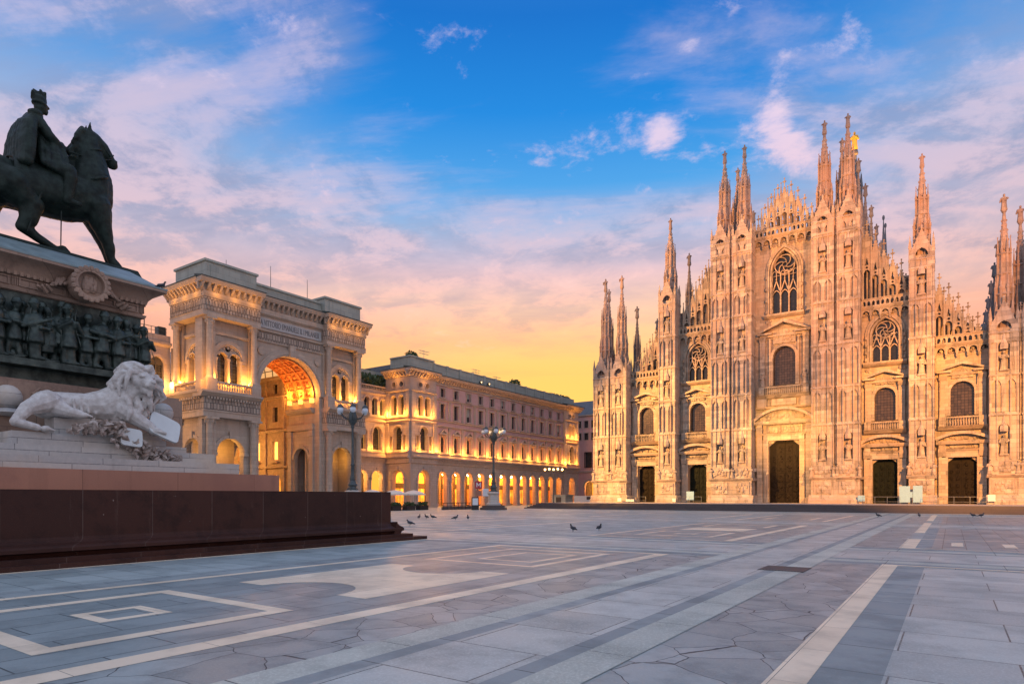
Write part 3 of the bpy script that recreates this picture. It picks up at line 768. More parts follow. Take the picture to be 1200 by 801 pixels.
for s in MIRROR:
    # the slope climbs towards the middle of the front
    gable_row([(s*(11.95+1.14*i), .57, 43.3-i*1.72) for i in range(5)], -.1, 31.0); gable_row([(s*(12.5+1.14*i), .57, 41.2-i*1.72) for i in range(5)], -.8, 31.0, 'inner_gable')
    gable_row([(s*(21.25+1.14*i), .57, 33.3-i*1.6) for i in range(5)], -.1, 24.0); gable_row([(s*(21.8+1.14*i), .57, 31.4-i*1.6) for i in range(5)], -.8, 24.0, 'inner_gable')
    b = MB(F)
    b.plate([(s*11.2,29),(s*17.7,29),(s*17.7,33.2),(s*11.2,40.4)], [], -1.9, -1.6)
    b.plate([(s*20.6,22),(s*27.1,22),(s*27.1,25.2),(s*20.6,30.6)], [], -1.9, -1.6)
    for i in range(4): b.box(s*(12.2+1.42*i)-.2, s*(12.2+1.42*i)+.2, 31, 33.6, -1.62, -1.5)
    b.build('raking_wall', 'marble', cath)

# spires
def spire_mesh(parent, x, y, z0, h, r):
    """octagonal pinnacled shaft, crocketed needle and a statue on top; h to the top of the statue"""
    w = Fr((x,y,0), (1,0,0), (0,1,0)); o = None
    p = MB(w)
    hs = h*.56; R = r*.88
    p.lathe(0, 0, [(R*.80,z0),(R*.80,z0+hs*.45),(R*.88,z0+hs*.46),(R*.70,z0+hs*.49),(R*.64,z0+hs*.97),(R*.74,z0+hs)], 8)
    for k in range(8):
        t = 2*math.pi*(k+.5)/8
        px, py = R*.92*math.cos(t), R*.92*math.sin(t)
        p.lathe(px, py, [(R*.15,z0),(R*.15,z0+hs*.52),(R*.21,z0+hs*.535),(R*.12,z0+hs*.56),(R*.02,z0+hs*.70)], 6)
        px, py = R*.70*math.cos(t), R*.70*math.sin(t)
        p.lathe(px, py, [(R*.13,z0+hs*.45),(R*.12,z0+hs*1.0),(R*.17,z0+hs*1.02),(R*.10,z0+hs*1.05),(R*.02,z0+hs*1.2)], 6)
        p.ball(px, z0+hs*1.21, py, R*.07, R*.1, None, 5, 4)
    for zz in (.22,.45,.72,.98): p.lathe(0, 0, [(R*.95*(1 if zz < .5 else .8),z0+hs*zz-.12),(R*1.05*(1 if zz < .5 else .8),z0+hs*zz),(R*.95*(1 if zz < .5 else .8),z0+hs*zz+.12)], 8)
    zt = z0+h*.875
    p.lathe(0, 0, [(R*.52,z0+hs),(R*.47,z0+hs+(zt-z0-hs)*.3),(R*.30,z0+hs+(zt-z0-hs)*.62),(R*.17,zt-.3),(R*.28,zt-.15),(R*.28,zt)], 8)
    for j in range(7):
        u = j/7; zz = z0+hs+(zt-z0-hs)*(.08+u*.8); rr = R*(.54-.36*u)
        for k in range(4):
            t = math.pi/2*k+(j % 2)*math.pi/4; p.ball(rr*math.cos(t), zz, rr*math.sin(t), .1*R/.9, .14*R/.9, None, 5, 4)
    # buttress gablets round the foot
    for k in range(4):
        t = math.pi/2*k+math.pi/4
        px, py = R*1.12*math.cos(t), R*1.12*math.sin(t)
        p.lathe(px, py, [(R*.26,z0-.5),(R*.24,z0+hs*.16),(R*.32,z0+hs*.175),(R*.03,z0+hs*.36)], 4)
    o = p.build('spire', 'marble_spire', parent)
    q = MB(w); figure(q, 0, zt, 0, h*.125, int(x*3)+int(z0), -1)
    q.build('statue', 'marble_spire', o)
    return o

# buttress piers
def pier(a0, a1, tiers, ztop, two, depth=2.7):
    W = a1-a0
    p = MB(F)
    p.mould([(0,G0),(depth+.75,G0),(depth+.75,1.5),(depth+.5,1.7),(depth+.42,2.1),(depth+.3,2.25),(0,2.25)], a0-.35, a1+.35)
    p.box(a0-.02, a1+.02, 2.25, 4.7, 0, depth+.12)
    p.mould([(0,4.65),(depth+.2,4.65),(depth+.45,4.95),(depth+.45,5.1),(0,5.1)], a0-.3, a1+.3)
    p.box(a0, a1, 5.1, ztop, 0, depth-.55)
    shafts = [(a0, a0+W*.47), (a1-W*.47, a1)] if two else [(a0, a1)]
    stat = []
    for (s0, s1) in shafts:
        sw = s1-s0; mid = (s0+s1)/2
        # carved panel on the base block
        p.box(s0+.3, s1-.3, 2.5, 4.45, depth+.12, depth+.22)
        lumps(p, s0+.45, s1-.45, 2.65, 4.3, depth+.24, 16, .24, int(s0*5)); 
        p.box(s0+.1, s1-.1, 5.1, 7.1, 0, depth); lumps(p, s0+.3, s1-.3, 5.3, 6.9, depth+.02, 20, .26, int(s0*9)+2)
        for s in (-1, 1): figure(p, mid+s*(sw*.5-.05), 5.15, depth+.12, 1.8, int(s0*7)+s)
        for (z0, z1, kind) in tiers:
            if kind == 'S':
                nw = min(.72, sw*.27)
                p.plate(rect(s0, s1, z0, z1), [ogive(mid, nw, z0+.7, z1-2.2, z1-1.1, 5), ], depth-.55, depth)
                p.mould([(depth-.3,z0+.2),(depth+.25,z0+.6),(depth+.25,z0+.75),(depth-.3,z0+.75)], mid-.5, mid+.5)
                p.lathe(mid, depth+.05, [(.5,z1-2.3),(.52,z1-1.7),(.2,z1-1.0),(.04,z1+.4)], 6)
                stat.append((mid, z0+.75, depth-.1, min(2.7, z1-z0-3.2)))
            else:
                nn = 2; lw = sw/nn; hs = [ogive(s0+lw*(i+.5), lw*.33, z0+.35, z1-1.5, z1-.55, 5) for i in range(nn)]
                p.plate(rect(s0, s1, z0, z1), hs, depth-.22, depth); p.box(s0+.05, s1-.05, z0, z1, 0, depth-.24)
                for i in range(nn): lumps(p, s0+lw*i+.1, s0+lw*(i+1)-.1, z1-.55, z1-.1, depth, 4, .12, int(z0)+i)
            p.mould([(0,z1-.14),(depth+.12,z1-.14),(depth+.2,z1),(depth+.12,z1+.12),(0,z1+.12)], s0-.08, s1+.08)
        for x in (s0+.1, s1-.1, s0+sw*.27, s1-sw*.27):
            p.lathe(x, depth+.03, [(.13,7.1),(.12,ztop-.4)], 6)
        # crowning gablet with crockets and corner pinnacles
        for (g0, g1, dd) in ((s0, s1, depth+.12),):
            zg = ztop-.1; ap = ztop+sw*1.15
            p.plate([(g0,zg-2.0),(g1,zg-2.0),(g1,zg),((g0+g1)/2,ap),(g0,zg)], [ogive((g0+g1)/2, sw*.26, zg-1.7, zg-.2, zg+.9, 5)], dd-.3, dd)
            for s in (-1, 1):
                for j in range(1, 5): p.ball((g0+g1)/2+s*sw*.5*(1-j/5), zg+(ap-zg)*j/5+.08, dd-.12, .14, .18, .14, 5, 4)
            p.ball((g0+g1)/2, ap+.2, dd-.1, .16, .35, .16, 6, 4)
        for x in (s0+.12, s1-.12):
            p.lathe(x, depth-.1, [(.24,ztop-2.2),(.22,ztop+.9),(.3,ztop+1.0),(.03,ztop+2.9)], 4)
            p.lathe(x, .3, [(.24,ztop-2.2),(.22,ztop+.9),(.3,ztop+1.0),(.03,ztop+2.9)], 4)
    if two:
        mid = (a0+a1)/2
        p.plate([(mid-.7,ztop-1),(mid+.7,ztop-1),(mid+.7,ztop+.3),(mid,ztop+2.2),(mid-.7,ztop+.3)], [], depth-.5, depth-.25); finial(p, mid, ztop+2.1, depth-.35, .9)
        p.lathe(mid, depth-.35, [(.1,7.1),(.1,ztop-1)], 6)
    for sd in (a0, a1):
        q = Fr((sd,0,0), (0,-1,0), (1 if sd == a1 else -1,0,0))
        s_ = MB(q); s_.plate([(.1,ztop-2),(depth,ztop-2),(depth,ztop),(depth*.5,ztop+2.3),(.1,ztop)], [], -.2, .03)
        p.v_off = len(p.v); p.f += [tuple(i+len(p.v) for i in f) for f in s_.f]; p.v += s_.v
    o = p.build('buttress', 'marble_pier', cath)
    for (x, z, d, h) in stat:
        q = MB(F); figure(q, x, z, d, h, int(x*10)+int(z)); q.build('niche_statue', 'marble_carved', o)
    return o
TC = [(7.1,13.2,'S'),(13.2,19,'L'),(19,25.6,'L'),(25.6,32.2,'S'),(32.2,36.4,'L'),(36.4,42.6,'S'),(42.6,45,'L')]
TM = [(7.1,13.2,'S'),(13.2,19,'L'),(19,25,'S'),(25,30.6,'L'),(30.6,36.4,'S')]
TO = [(7.1,13.2,'S'),(13.2,18.6,'L'),(18.6,24.4,'S')]
for s in MIRROR:
    a, b_ = sorted((s*4.55, s*11.3)); pier(a, b_, TC, 45, True)
    a, b_ = sorted((s*17.6, s*20.7)); pier(a, b_, TM, 37.2, False)
    a, b_ = sorted((s*27.0, s*33.8)); pier(a, b_, TO, 25.2, True)
cmap = None
sp = spire_mesh(cath, -9.45, -.9, 45.2, 16.4, 1.35)
for x in (-6.15, 6.15, 9.45): copy_tree(sp, (x, -.9, WPOS[sp.name].z), cath)
for x in (-8.2, 8.2): copy_tree(sp, (x, 2.6, WPOS[sp.name].z-1.8), cath)
sp = spire_mesh(cath, -19.15, -.9, 37.2, 15.2, 1.3)
copy_tree(sp, (19.15, -.9, WPOS[sp.name].z), cath)
sp = spire_mesh(cath, -32.1, -.9, 25.2, 18.7, 1.25)
for x in (-28.7, 28.7, 32.1): copy_tree(sp, (x, -.9, WPOS[sp.name].z), cath)
for x in (-33.0, 33.0): copy_tree(sp, (x if x < 0 else 30.7, 2.4, WPOS[sp.name].z-.9), cath)

# nave, aisles, roofs and the forest of pinnacles behind
n = MB()
n.box(-9.6, 9.6, G0, 41.5, 1.3, 118); n.box(-17.6, 17.6, G0, 29.5, 1.4, 118); n.box(-27.4, 27.4, G0, 22.2, 1.5, 118)
n.box(-32.5, -4.8, G0, 24, 1.31, 3.2); n.box(4.8, 32.5, G0, 24, 1.31, 3.2)
n.box(-20.4, -4.8, 24, 35.5, 1.32, 3.0); n.box(4.8, 20.4, 24, 35.5, 1.32, 3.0); n.box(-11, -4.7, 35.5, 44.5, 1.33, 3.6); n.box(4.7, 11, 35.5, 44.5, 1.33, 3.6)
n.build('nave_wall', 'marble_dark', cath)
r = MB()
r.add([(-9.9,41.5,1.3),(9.9,41.5,1.3),(0,45.0,1.3),(-9.9,41.5,118),(9.9,41.5,118),(0,45.0,118)], [(0,1,2),(3,5,4),(0,2,5,3),(1,4,5,2)])
for s in MIRROR:
    for x0, x1, z0, z1 in ((9.6,17.8,29.5,33.5),(17.6,27.6,22.2,26)):
        r.add([(s*x0,z1,1.6),(s*x1,z0+.02,1.6),(s*x0,z1,118),(s*x1,z0+.02,118),(s*x0,z0+.02,1.6),(s*x0,z0+.02,118)], [(0,1,3,2),(0,4,1),(2,3,5)])
r.build('roof', 'lead_roof', cath)
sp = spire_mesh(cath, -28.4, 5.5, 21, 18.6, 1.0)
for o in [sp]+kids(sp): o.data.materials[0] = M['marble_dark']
zz = WPOS[sp.name].z
for s in MIRROR:
    for k in range(9):
        y = 5.5+10.5*k
        if not (s < 0 and k == 0): copy_tree(sp, (s*28.4, y, zz), cath)
        copy_tree(sp, (s*18.6, y+2, zz+9), cath)
        copy_tree(sp, (s*9.8, y+4, zz+19.5), cath)
# crossing lantern and the great spire with the gilded statue
Wm = Fr((-0.6,98,0), (1,0,0), (0,1,0))
m = MB(Wm)
m.lathe(0, 0, [(8.5,40),(8.5,60),(9,60.4),(7.6,61),(6.0,66)], 8)
m.lathe(0, 0, [(2.6,64),(2.4,80),(2.9,80.3),(2.0,81),(1.7,92),(2.1,92.3),(1.2,93),(.55,101.5),(1.0,101.9),(1.0,102.6),(.5,103.2)], 8)
for k in range(8):
    t = 2*math.pi*(k+.5)/8
    m.lathe(2.6*math.cos(t), 2.6*math.sin(t), [(.45,64),(.4,82),(.55,82.4),(.05,86)], 6); m.lathe(1.9*math.cos(t), 1.9*math.sin(t), [(.3,80),(.28,92),(.4,92.4),(.05,96)], 6)
    m.lathe(8.2*math.cos(t), 8.2*math.sin(t), [(.95,40),(.9,66),(1.2,66.5),(.6,69),(.1,80)], 8)
    m.ball(8.2*math.cos(t), 80.4, 8.2*math.sin(t), .35, .8, None, 6, 4)
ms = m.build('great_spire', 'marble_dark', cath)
gs = MB(Wm); figure(gs, 0, 103.1, 0, 5.4, 3, -1); gs.lathe(0, .2, [(.05,103.1),(.04,108.8)], 6)
gs.build('gilded_statue', 'gold', ms)
spot('floodlight', (0, 90, 90), (0, 98, 106), 42000, (1,.42,.08), 22, .5, .2)

# ------------------------------------------------------------------ palace with the long arcade
LAMP = (1, .40, .05)
pal = thing('arcade_palace', (-62, 0, 0), 'long pink palace with lit ground floor arcade and golden uplights between its windows', 'palace')
S = SOUTH(-58.4)
AX = [-18.3+4.02*i for i in range(12)]
A0, A1 = -20.5, 28.2
def lit_arcade(fr, axes, w, zs, name='arcade_wall', a0=None, a1=None, ztop=9.1, mat='pal_stone'):
    """arches with archivolts, imposts and the piers between them"""
    p = MB(fr); p.plate(rect(a0, a1, 0, ztop), [arch(a, w, .01, zs) for a in axes], -.9, 0)
    for a in axes:
        p.plate(halfring(a, zs, w+.02, w+.30), [], 0, .14)
        p.box(a-.16, a+.16, zs+w-.05, zs+w+.55, 0, .26)
        for s in (-1, 1):
            x = a+s*(w+.32); p.box(x-.34, x+.34, zs-.35, zs, -.95, .16); p.box(x-.38, x+.38, 0, .7, -.95, .2)
            p.lathe(x, .02, [(.24,.7),(.22,zs-.7),(.33,zs-.36)], 8)
    return p.build(name, mat, pal)
# arcade storey
lit_arcade(S, AX, 1.33, 5.55, a0=A0, a1=A1)
p = MB(S)
p.mould([(0,8.0),(.25,8.2),(.3,8.9),(.75,9.2),(1.0,9.25),(1.0,9.45),(0,9.45)], A0, A1)
for i in range(100): a = A0+.25+i*(A1-A0-.5)/99; p.box(a-.13, a+.13, 8.75, 9.2, .02, .7)
p.mould([(0,9.45),(.55,9.45),(.55,10.1),(.7,10.1),(.7,10.25),(0,10.25)], A0, A1)
p.build('balcony_course', 'pal_stone', pal)
# upper storeys
hs = []
for a in AX:
    hs += [arch(a, .68, 10.6, 13.0, 8), rect(a-.66, a+.66, 17.1, 19.9), rect(a-.6, a+.6, 21.25, 22.9)]
MB(S).plate(rect(A0, A1, 9.1, 24.6), hs, -.6, -.002).build('wall', 'pal_pink', pal)
p = MB(S)
p.mould([(0,15.3),(.2,15.35),(.35,15.6),(0,15.7)], A0, A1); p.mould([(0,16.4),(.22,16.45),(.3,16.7),(0,16.75)], A0, A1)
p.mould([(0,20.5),(.2,20.55),(.3,20.8),(0,20.85)], A0, A1)
for i in range(13):
    a = AX[0]-2.01+4.02*i
    if A0+.3 < a < A1-.3:
        for z0, z1 in ((10.25,15.3),(16.75,20.5)):
            p.box(a-.28, a+.28, z0, z1, 0, .16); p.box(a-.36, a+.36, z1-.45, z1, 0, .24)
p.mould([(0,23.3),(.25,23.4),(.25,23.7),(0,23.75)], A0, A1)
p.build('string_course', 'pal_stone', pal)
def cornice(fr, a0, a1, z, out, mat='pal_stone', step=.75, name='cornice', parent=None, hgt=1.3):
    p = MB(fr)
    p.mould([(0,z-hgt),(.22,z-hgt+.1),(.3,z-hgt*.6),(.4,z-hgt*.45),(0,z-hgt*.45)], a0, a1)
    p.mould([(-.3,z-hgt*.45),(out-.25,z-hgt*.35),(out-.1,z-.25),(out,z-.1),(out,z),(-.3,z)], a0, a1)
    n = max(2, int((a1-a0)/step))
    for i in range(n):
        a = a0+(i+.5)*(a1-a0)/n; p.mould([(0,z-hgt*.95),(.3,z-hgt*.9),(out-.35,z-hgt*.5),(out-.3,z-hgt*.36),(0,z-hgt*.36)], a-.14*step/.75, a+.14*step/.75)
    o = p.build(name, mat, parent or pal)
    e = MB(fr); e.mould([(-.5,z+.01),(out+.06,z+.01),(out+.06,z+.12),(-.5,z+.5)], a0-.05, a1+.05)
    e.build('cornice_edge', 'roof_edge', o)
    return o
cornice(S, A0, A1, 25.0, 1.25)
p = MB(S); p.plate(rect(A0, A1, 25.3, 27.3), [], -1.2, -.5); p.box(A0, A1, 27.3, 27.5, -1.3, -.4)
for i in range(13): a = AX[0]-2.01+4.02*i; p.box(max(A0+.01,a-.35), min(A1-.01,a+.35), 25.2, 27.6, -1.25, -.35)
p.build('parapet', 'parapet', pal)
b = MB(); b.box(-88, -59.1, 0.01, 25.2, 0, 35.4) if False else None
b = MB(); b.add([(-90,A0,25.2),(-59.2,A0,25.2),(-59.2,35.4,25.2),(-90,35.4,25.2),(-90,A0,28.5),(-66,A0,28.6),(-66,35.4,28.6),(-90,35.4,28.5),(-59.6,A0,26.6),(-59.6,35.4,26.6)],
    [(0,1,8,5,4),(3,7,6,9,2),(4,5,6,7),(5,8,9,6),(8,1,2,9),(0,4,7,3)], True)
b.build('roof', 'roof_tile', pal)
def pal_window(fr, a, z0, z1, w, kind):
    p = MB(fr)
    t = .2
    p.box(a-w-t, a-w, z0-.05, z1 if kind != 'A' else z1+.3, 0, .16); p.box(a+w, a+w+t, z0-.05, z1 if kind != 'A' else z1+.3, 0, .16)
    p.box(a-w-t-.1, a+w+t+.1, z0-.28, z0-.05, 0, .3)
    if kind == 'A':
        p.plate(halfring(a, z1, w+.01, w+t, 8), [], 0, .18); p.box(a-w-.5, a+w+.5, z1+.95, z1+1.15, 0, .5)
        p.plate([(a-w-.55,z1+1.15),(a+w+.55,z1+1.15),(a,z1+1.95)], [[(a-w-.1,z1+1.25),(a+w+.1,z1+1.25),(a,z1+1.75)]], 0, .5)
        p.plate([(a-w-.1,z1+1.22),(a+w+.1,z1+1.22),(a,z1+1.76)], [], 0, .12)
        for s in (-1, 1): p.lathe(a+s*(w+.32), .22, [(.12,z0),(.1,z1+.7),(.16,z1+.95)], 6)
    else:
        p.box(a-w-t-.1, a+w+t+.1, z1, z1+.22, 0, .2 if kind == 'C' else .34)
    o = p.build('window', 'pal_stone', pal)
    q = MB(fr)
    if kind == 'A': q.plate(arch(a, w, z0, z1, 8), [], -.4, -.34)
    else: q.box(a-w, a+w, z0, z1, -.4, -.34)
    g = q.build('pane', 'win_pal', o)
    k_ = int(abs(a)*7+z0) % 5
    if k_ in (1, 3) and kind != 'A': q = MB(fr); q.box(a-w+.02, a+w-.02, z1-(z1-z0)*(.35 if k_ == 1 else .6), z1-.02, -.33, -.30); q.build('blind', 'win_frame' if k_ == 1 else 'parapet', o)
    return o
for a in AX:
    pal_window(S, a, 10.6, 13.0, .68, 'A'); pal_window(S, a, 17.1, 19.9, .66, 'B'); pal_window(S, a, 21.25, 22.9, .6, 'C')

# corner pavilions: paired arches, round oculi
def pavilion(fr, a0, a1, d, pairs=True, lit2=True):
    ac = (a0+a1)/2; hw = (a1-a0)/2
    big = 1.45
    lit_arcade(fr, [ac], big, 5.5, a0=a0, a1=a1, name='pavilion_arcade')
    hs = [arch(ac, 1.05, 10.6, 13.9, 10), rect(ac-2.1, ac-1.35, 10.6, 13.3), rect(ac+1.35, ac+2.1, 10.6, 13.3)]
    hs += [arch(ac-.95, .72, 17.0, 19.9, 8), arch(ac+.95, .72, 17.0, 19.9, 8)]
    hs += [circ(ac-.95, 22.6, .5, 14), circ(ac+.95, 22.6, .5, 14)]
    MB(fr).plate(rect(a0, a1, 9.1, 24.6), hs, -.7, 0).build('pavilion_wall', 'pal_stone', pal)
    p = MB(fr)
    p.mould([(0,8.0),(.25,8.2),(.3,8.9),(.8,9.2),(.8,9.45),(.5,9.45),(.5,10.1),(.65,10.1),(.65,10.25),(0,10.25)], a0, a1)
    for z in (15.6, 16.4, 21.2): p.mould([(0,z),(.2,z+.05),(.32,z+.3),(0,z+.35)], a0, a1)
    for s in (-1, 1):
        x = ac+s*(hw-.5); p.box(x-.45, x+.45, 10.25, 15.6, 0, .25); p.box(x-.4, x+.4, 16.75, 21.2, 0, .22)
        for x in (ac+s*1.2, ac+s*2.25): p.lathe(x, .1, [(.16,10.3),(.13,13.0),(.22,13.4)], 8)
        for x in (ac+s*1.78,): p.lathe(x, .08, [(.14,17),(.12,19.5),(.2,19.9)], 8)
    p.lathe(ac, .08, [(.16,17),(.13,19.5),(.22,19.9)], 8)
    p.plate(halfring(ac, 13.9, 1.06, 1.4), [], 0, .2)
    for s in (-1, 1): p.plate(halfring(ac+s*.95, 19.9, .73, .93), [], 0, .18); p.plate(circ(ac+s*.95, 22.6, .72, 14), [circ(ac+s*.95, 22.6, .51, 14)], 0, .12)
    p.build('pavilion_order', 'pal_stone', pal)
    def pane(out): MB(fr).plate(out, [], -.8, -.72).build('pane', 'win_pal', pal)
    pane(arch(ac, 1.05, 10.6, 13.9, 10))
    for s in (-1, 1): pane(arch(ac+s*.95, .72, 17, 19.9, 8)); pane(circ(ac+s*.95, 22.6, .5, 14)); pane(rect(ac+s*1.72-.38, ac+s*1.72+.38, 10.6, 13.3))
    for s in (-1, 1):
        lamp('uplight', fr(ac+s*1.75, 10.7, .8), 380, LAMP); lamp('uplight', fr(ac+s*1.85, 17.1, .8), 400, LAMP)
    lamp('uplight', fr(ac, 17.2, .7), 420, LAMP); lamp('uplight', fr(ac, 23.4, 1.3), 90, LAMP)
PS = SOUTH(-58.0); PW = Fr((0,-27.6,.004), (1,0,0), (0,-1,0))
pavilion(PS, -27.57, -20.5, 0); pavilion(PW, -64.3, -58.03, 0); pavilion(PS, 28.2, 35.6, 0)
cornice(PS, -28.8, -20.4, 25.2, 1.3, step=.8); cornice(PW, -64.4, -58.0, 25.2, 1.3, step=.8); cornice(PS, 28.1, 36.4, 25.2, 1.3, step=.8)
b = MB(); b.box(-64.0, -58.9, 25.35, 27.7, -26.7, -20.4); b.box(-64.0, -58.7, 27.7, 27.95, -26.9, -20.2)
b.build('parapet', 'parapet', pal); b = MB()
b.box(-64.0, -58.9, 25.35, 27.4, 28.3, 34.8); b.build('parapet', 'parapet', pal)
MB().box(-75, -58.02, 0.02, 25.1, 35.0, 35.58).build('end_wall', 'pal_stone', pal)
# recessed wing that joins the palace to the great arch
WX = -64.3
wing = SOUTH(WX)
wa = [-37.2, -33.5, -29.8]
lit_arcade(wing, wa, 1.35, 5.5, a0=-39.2, a1=-27.6, name='wing_arcade')
hs = []
for a in wa: hs += [arch(a, 1.0, 10.6, 13.9, 10)]
sm = [-38.2+1.95*i for i in range(6)]
for a in sm: hs.append(arch(a, .62, 17.0, 19.5, 8))
MB(wing).plate(rect(-39.2, -27.6, 9.1, 21.6), hs, -.6, 0).build('wing_wall', 'pal_stone', pal)
p = MB(wing)
p.mould([(0,8.2),(.3,8.9),(.8,9.2),(.8,9.45),(.5,9.45),(.5,10.1),(.65,10.1),(.65,10.25),(0,10.25)], -39.2, -27.6)
for z in (15.6, 16.4, 20.6): p.mould([(0,z),(.2,z+.05),(.32,z+.3),(0,z+.35)], -39.2, -27.6)
for i in range(30): x = -39+i*.39; p.lathe(x, .1, [(.06,21.6),(.1,21.85),(.05,22.15)], 6)
p.box(-39.2, -27.6, 22.15, 22.35, -.1, .25)
for a in wa:
    p.plate(halfring(a, 13.9, 1.02, 1.35), [], 0, .2)
    for s in (-1, 1): p.lathe(a+s*1.3, .1, [(.18,10.3),(.15,13.4),(.26,13.9)], 8)
for a in sm: p.plate(halfring(a, 19.5, .63, .83), [], 0, .18)
p.build('wing_order', 'pal_stone', pal)
for a in wa: MB(wing).plate(arch(a, 1.0, 10.6, 13.9, 10), [], -.75, -.65).build('pane', 'win_pal', pal)
for a in sm: MB(wing).plate(arch(a, .62, 17, 19.5, 8), [], -.75, -.65).build('pane', 'win_pal', pal)
for a in (-35.3, -31.6): lamp('uplight', wing(a, 10.7, .8), 240, LAMP)
lamp('uplight', wing(-28.2, 17.2, .8), 240, LAMP)
b = MB(); b.box(-95, WX-.6, 21.55, 21.8, -39.2, -20.5); b.box(-95, -66.5, 21.8, 25.5, -34, -20.6)
b.build('terrace', 'parapet', pal)
# inside the arcade: floor, back wall, vault, lit shop fronts
b = MB()
b.box(-64.9, -64.4, 0, 9.0, -20.4, 35.5); b.box(-70.3, -70, 0, 9, -39.2, -27.7)
b.box(-64.3, -59.0, 8.0, 8.3, -20.4, 35.5); b.box(-70, -64.95, 8.0, 8.3, -39.2, -27.7); b.box(-64.2, -58.8, 8.01, 8.31, -27.0, -20.5)
b.box(-69.9, -64.4, 0, 8, -27.6, -27.3) if False else None
b.box(-64.6, -64.3, 0, 8, -26.9, -20.5)
b.build('arcade_interior', 'arcade_in', pal)
back = SOUTH(-64.4)
for i, a in enumerate([-23.9]+AX+[31.9]):
    f = MB(back); f.plate(rect(a-1.55, a+1.55, .02, 7.6), [rect(a-1.3, a+1.3, .25, 3.6), arch(a, 1.15, 4.6, 5.6, 8)], .12, .2)
    f.box(a-.05, a+.05, .25, 3.6, .12, .2)
    o = f.build('shop_front', 'win_frame', pal)
    dim = i in (3,5,6,7,11,13)
    MB(back).box(a-1.3, a+1.3, .25, 3.6, .09, .11).build('shop_glass', 'shop_dim' if dim else 'shop', o)
    MB(back).plate(arch(a, 1.15, 4.6, 5.6, 8), [], .09, .11).build('lunette', 'shop_warm', o)
bw = SOUTH(-70.0)
for a in wa:
    f = MB(bw); f.plate(rect(a-1.6, a+1.6, .02, 7.6), [rect(a-1.3, a+1.3, .25, 3.4), rect(a-1.3, a+1.3, 4.6, 6.9)], .12, .2)
    o = f.build('shop_front', 'win_frame', pal)
    MB(bw).box(a-1.3, a+1.3, .25, 3.4, .09, .11).build('shop_glass', 'shop', o); MB(bw).box(a-1.3, a+1.3, 4.6, 6.9, .09, .11).build('lunette', 'shop_warm', o)
hl = None
for i, a in enumerate([-24.0]+AX+[32.0]):
    c_ = (-61.7, a, 6.6)
    if hl is None:
        h = MB(); h.lathe(c_[0], c_[1], [(.03,6.75),(.03,8.0)], 6); hl = h.build('hanging_lamp', 'iron', pal)
        g = MB(); g.ball(c_[0], 6.55, c_[1], .24, .28, None, 8, 6); g.build('lamp_globe', 'lampglow', hl)
    else: copy_tree(hl, (c_[0], a, WPOS[hl.name].z), pal)
    lamp('arcade_light', (-61.7, a, 6.1), (1300 if i < 5 else 800)*(.45,1,.7,1.1,.6)[i*3%5], (1,.33,.04), .25)
for a in wa: lamp('arcade_light', (-67, a, 5.6), 800, (1,.48,.10), .25)
# golden uplights standing on the balcony course
for i in range(13):
    a = AX[0]-2.01+4.02*i
    lamp('uplight', S(a, 10.6, 1.0), 430*(1,.8,1.15,.7,1.05,.9)[i%6], LAMP)
# rooftop gear
for a, d in ((-6, -.8), (-3.2, -.8)):
    f = MB(S); f.box(a-.25, a+.25, 25.75, 26.15, -.3, .1); f.lathe(a, -.1, [(.05,25.3),(.05,25.8)], 6)
    t = f.build('roof_floodlight', 'iron', pal)
    q = MB(S); q.box(a-.12, a+.12, 25.85, 26.05, .105, .12); q.build('lamp_face', 'warm_globe', t)
def antenna(x, y, z, h, arms, label):
    t = MB(); t.limb((x,z,y), (x,z+h,y), .045, .03, 6)
    for k in range(arms):
        zz = z+h-.25-k*.5; t.limb((x,zz,y-1.4+.2*k), (x,zz+.12,y+1.6-.3*k), .035, .035, 5)
        for j in range(5): t.limb((x-.35,zz+.06,y-1.1+j*.55), (x+.35,zz+.06,y-1.1+j*.55), .02, .02, 4)
    tag(t.build('roof_antenna', 'steel'), label, 'antenna')
antenna(-61.5, -20.2, 27.95, 2.4, 2, 'tall television antenna on the roof at the corner of the pink palace nearest the arch')
antenna(-62.5, -2.5, 27.5, 2.2, 2, 'television antenna above the middle of the pink palace roof')
antenna(-60.9, 3.0, 27.2, 1.6, 1, 'small single bar antenna on the pink palace roof, right of the larger one')
def bush(name, pts, label, cat, n=260, ls=.35, group=None, seed=1):
    R = random.Random(seed); t = MB()
    for (x, y, z, rx, ry, rz) in pts:
        for _ in range(n):
            u = Vector((R.gauss(0,1), R.gauss(0,1), R.gauss(0,1))).normalized()*R.uniform(.55,1.08)
            c = Vector((x+u.x*rx, y+u.y*ry, z+u.z*rz)); e = Vector((R.uniform(-1,1),R.uniform(-1,1),R.uniform(-1,1))).normalized(); g = e.orthogonal().normalized(); k = ls*R.uniform(.5,1.2)
            t.add([tuple(c-e*k), tuple(c+g*k*.5), tuple(c+e*k), tuple(c-g*k*.5)], [(0,1,2,3)], True)
    o = t.build(name, 'leaf', None, False); return tag(o, label, cat, group)
bush('roof_hedge', [(-66, -38+2.1*i, 23.3, 1.6, 1.6, 1.4) for i in range(6)]+[(-69, -37+2.4*i, 24.9, 1.5, 1.7, 1.3) for i in range(5)], 'dark green planting on the roof terrace beside the great arch', 'hedge', 200, .45)
bush('roof_shrub', [(-60.4, 9.5, 28.2, 1.0, 1.7, .9)], 'green shrub on the palace roof in the middle of the parapet', 'shrub', 260, .3, None, 2)
bush('roof_shrub', [(-60.6, -24.5, 28.4, .9, 1.4, .8)], 'low green shrub on the roof at the palace corner beside the tall antenna', 'shrub', 220, .3, None, 3)
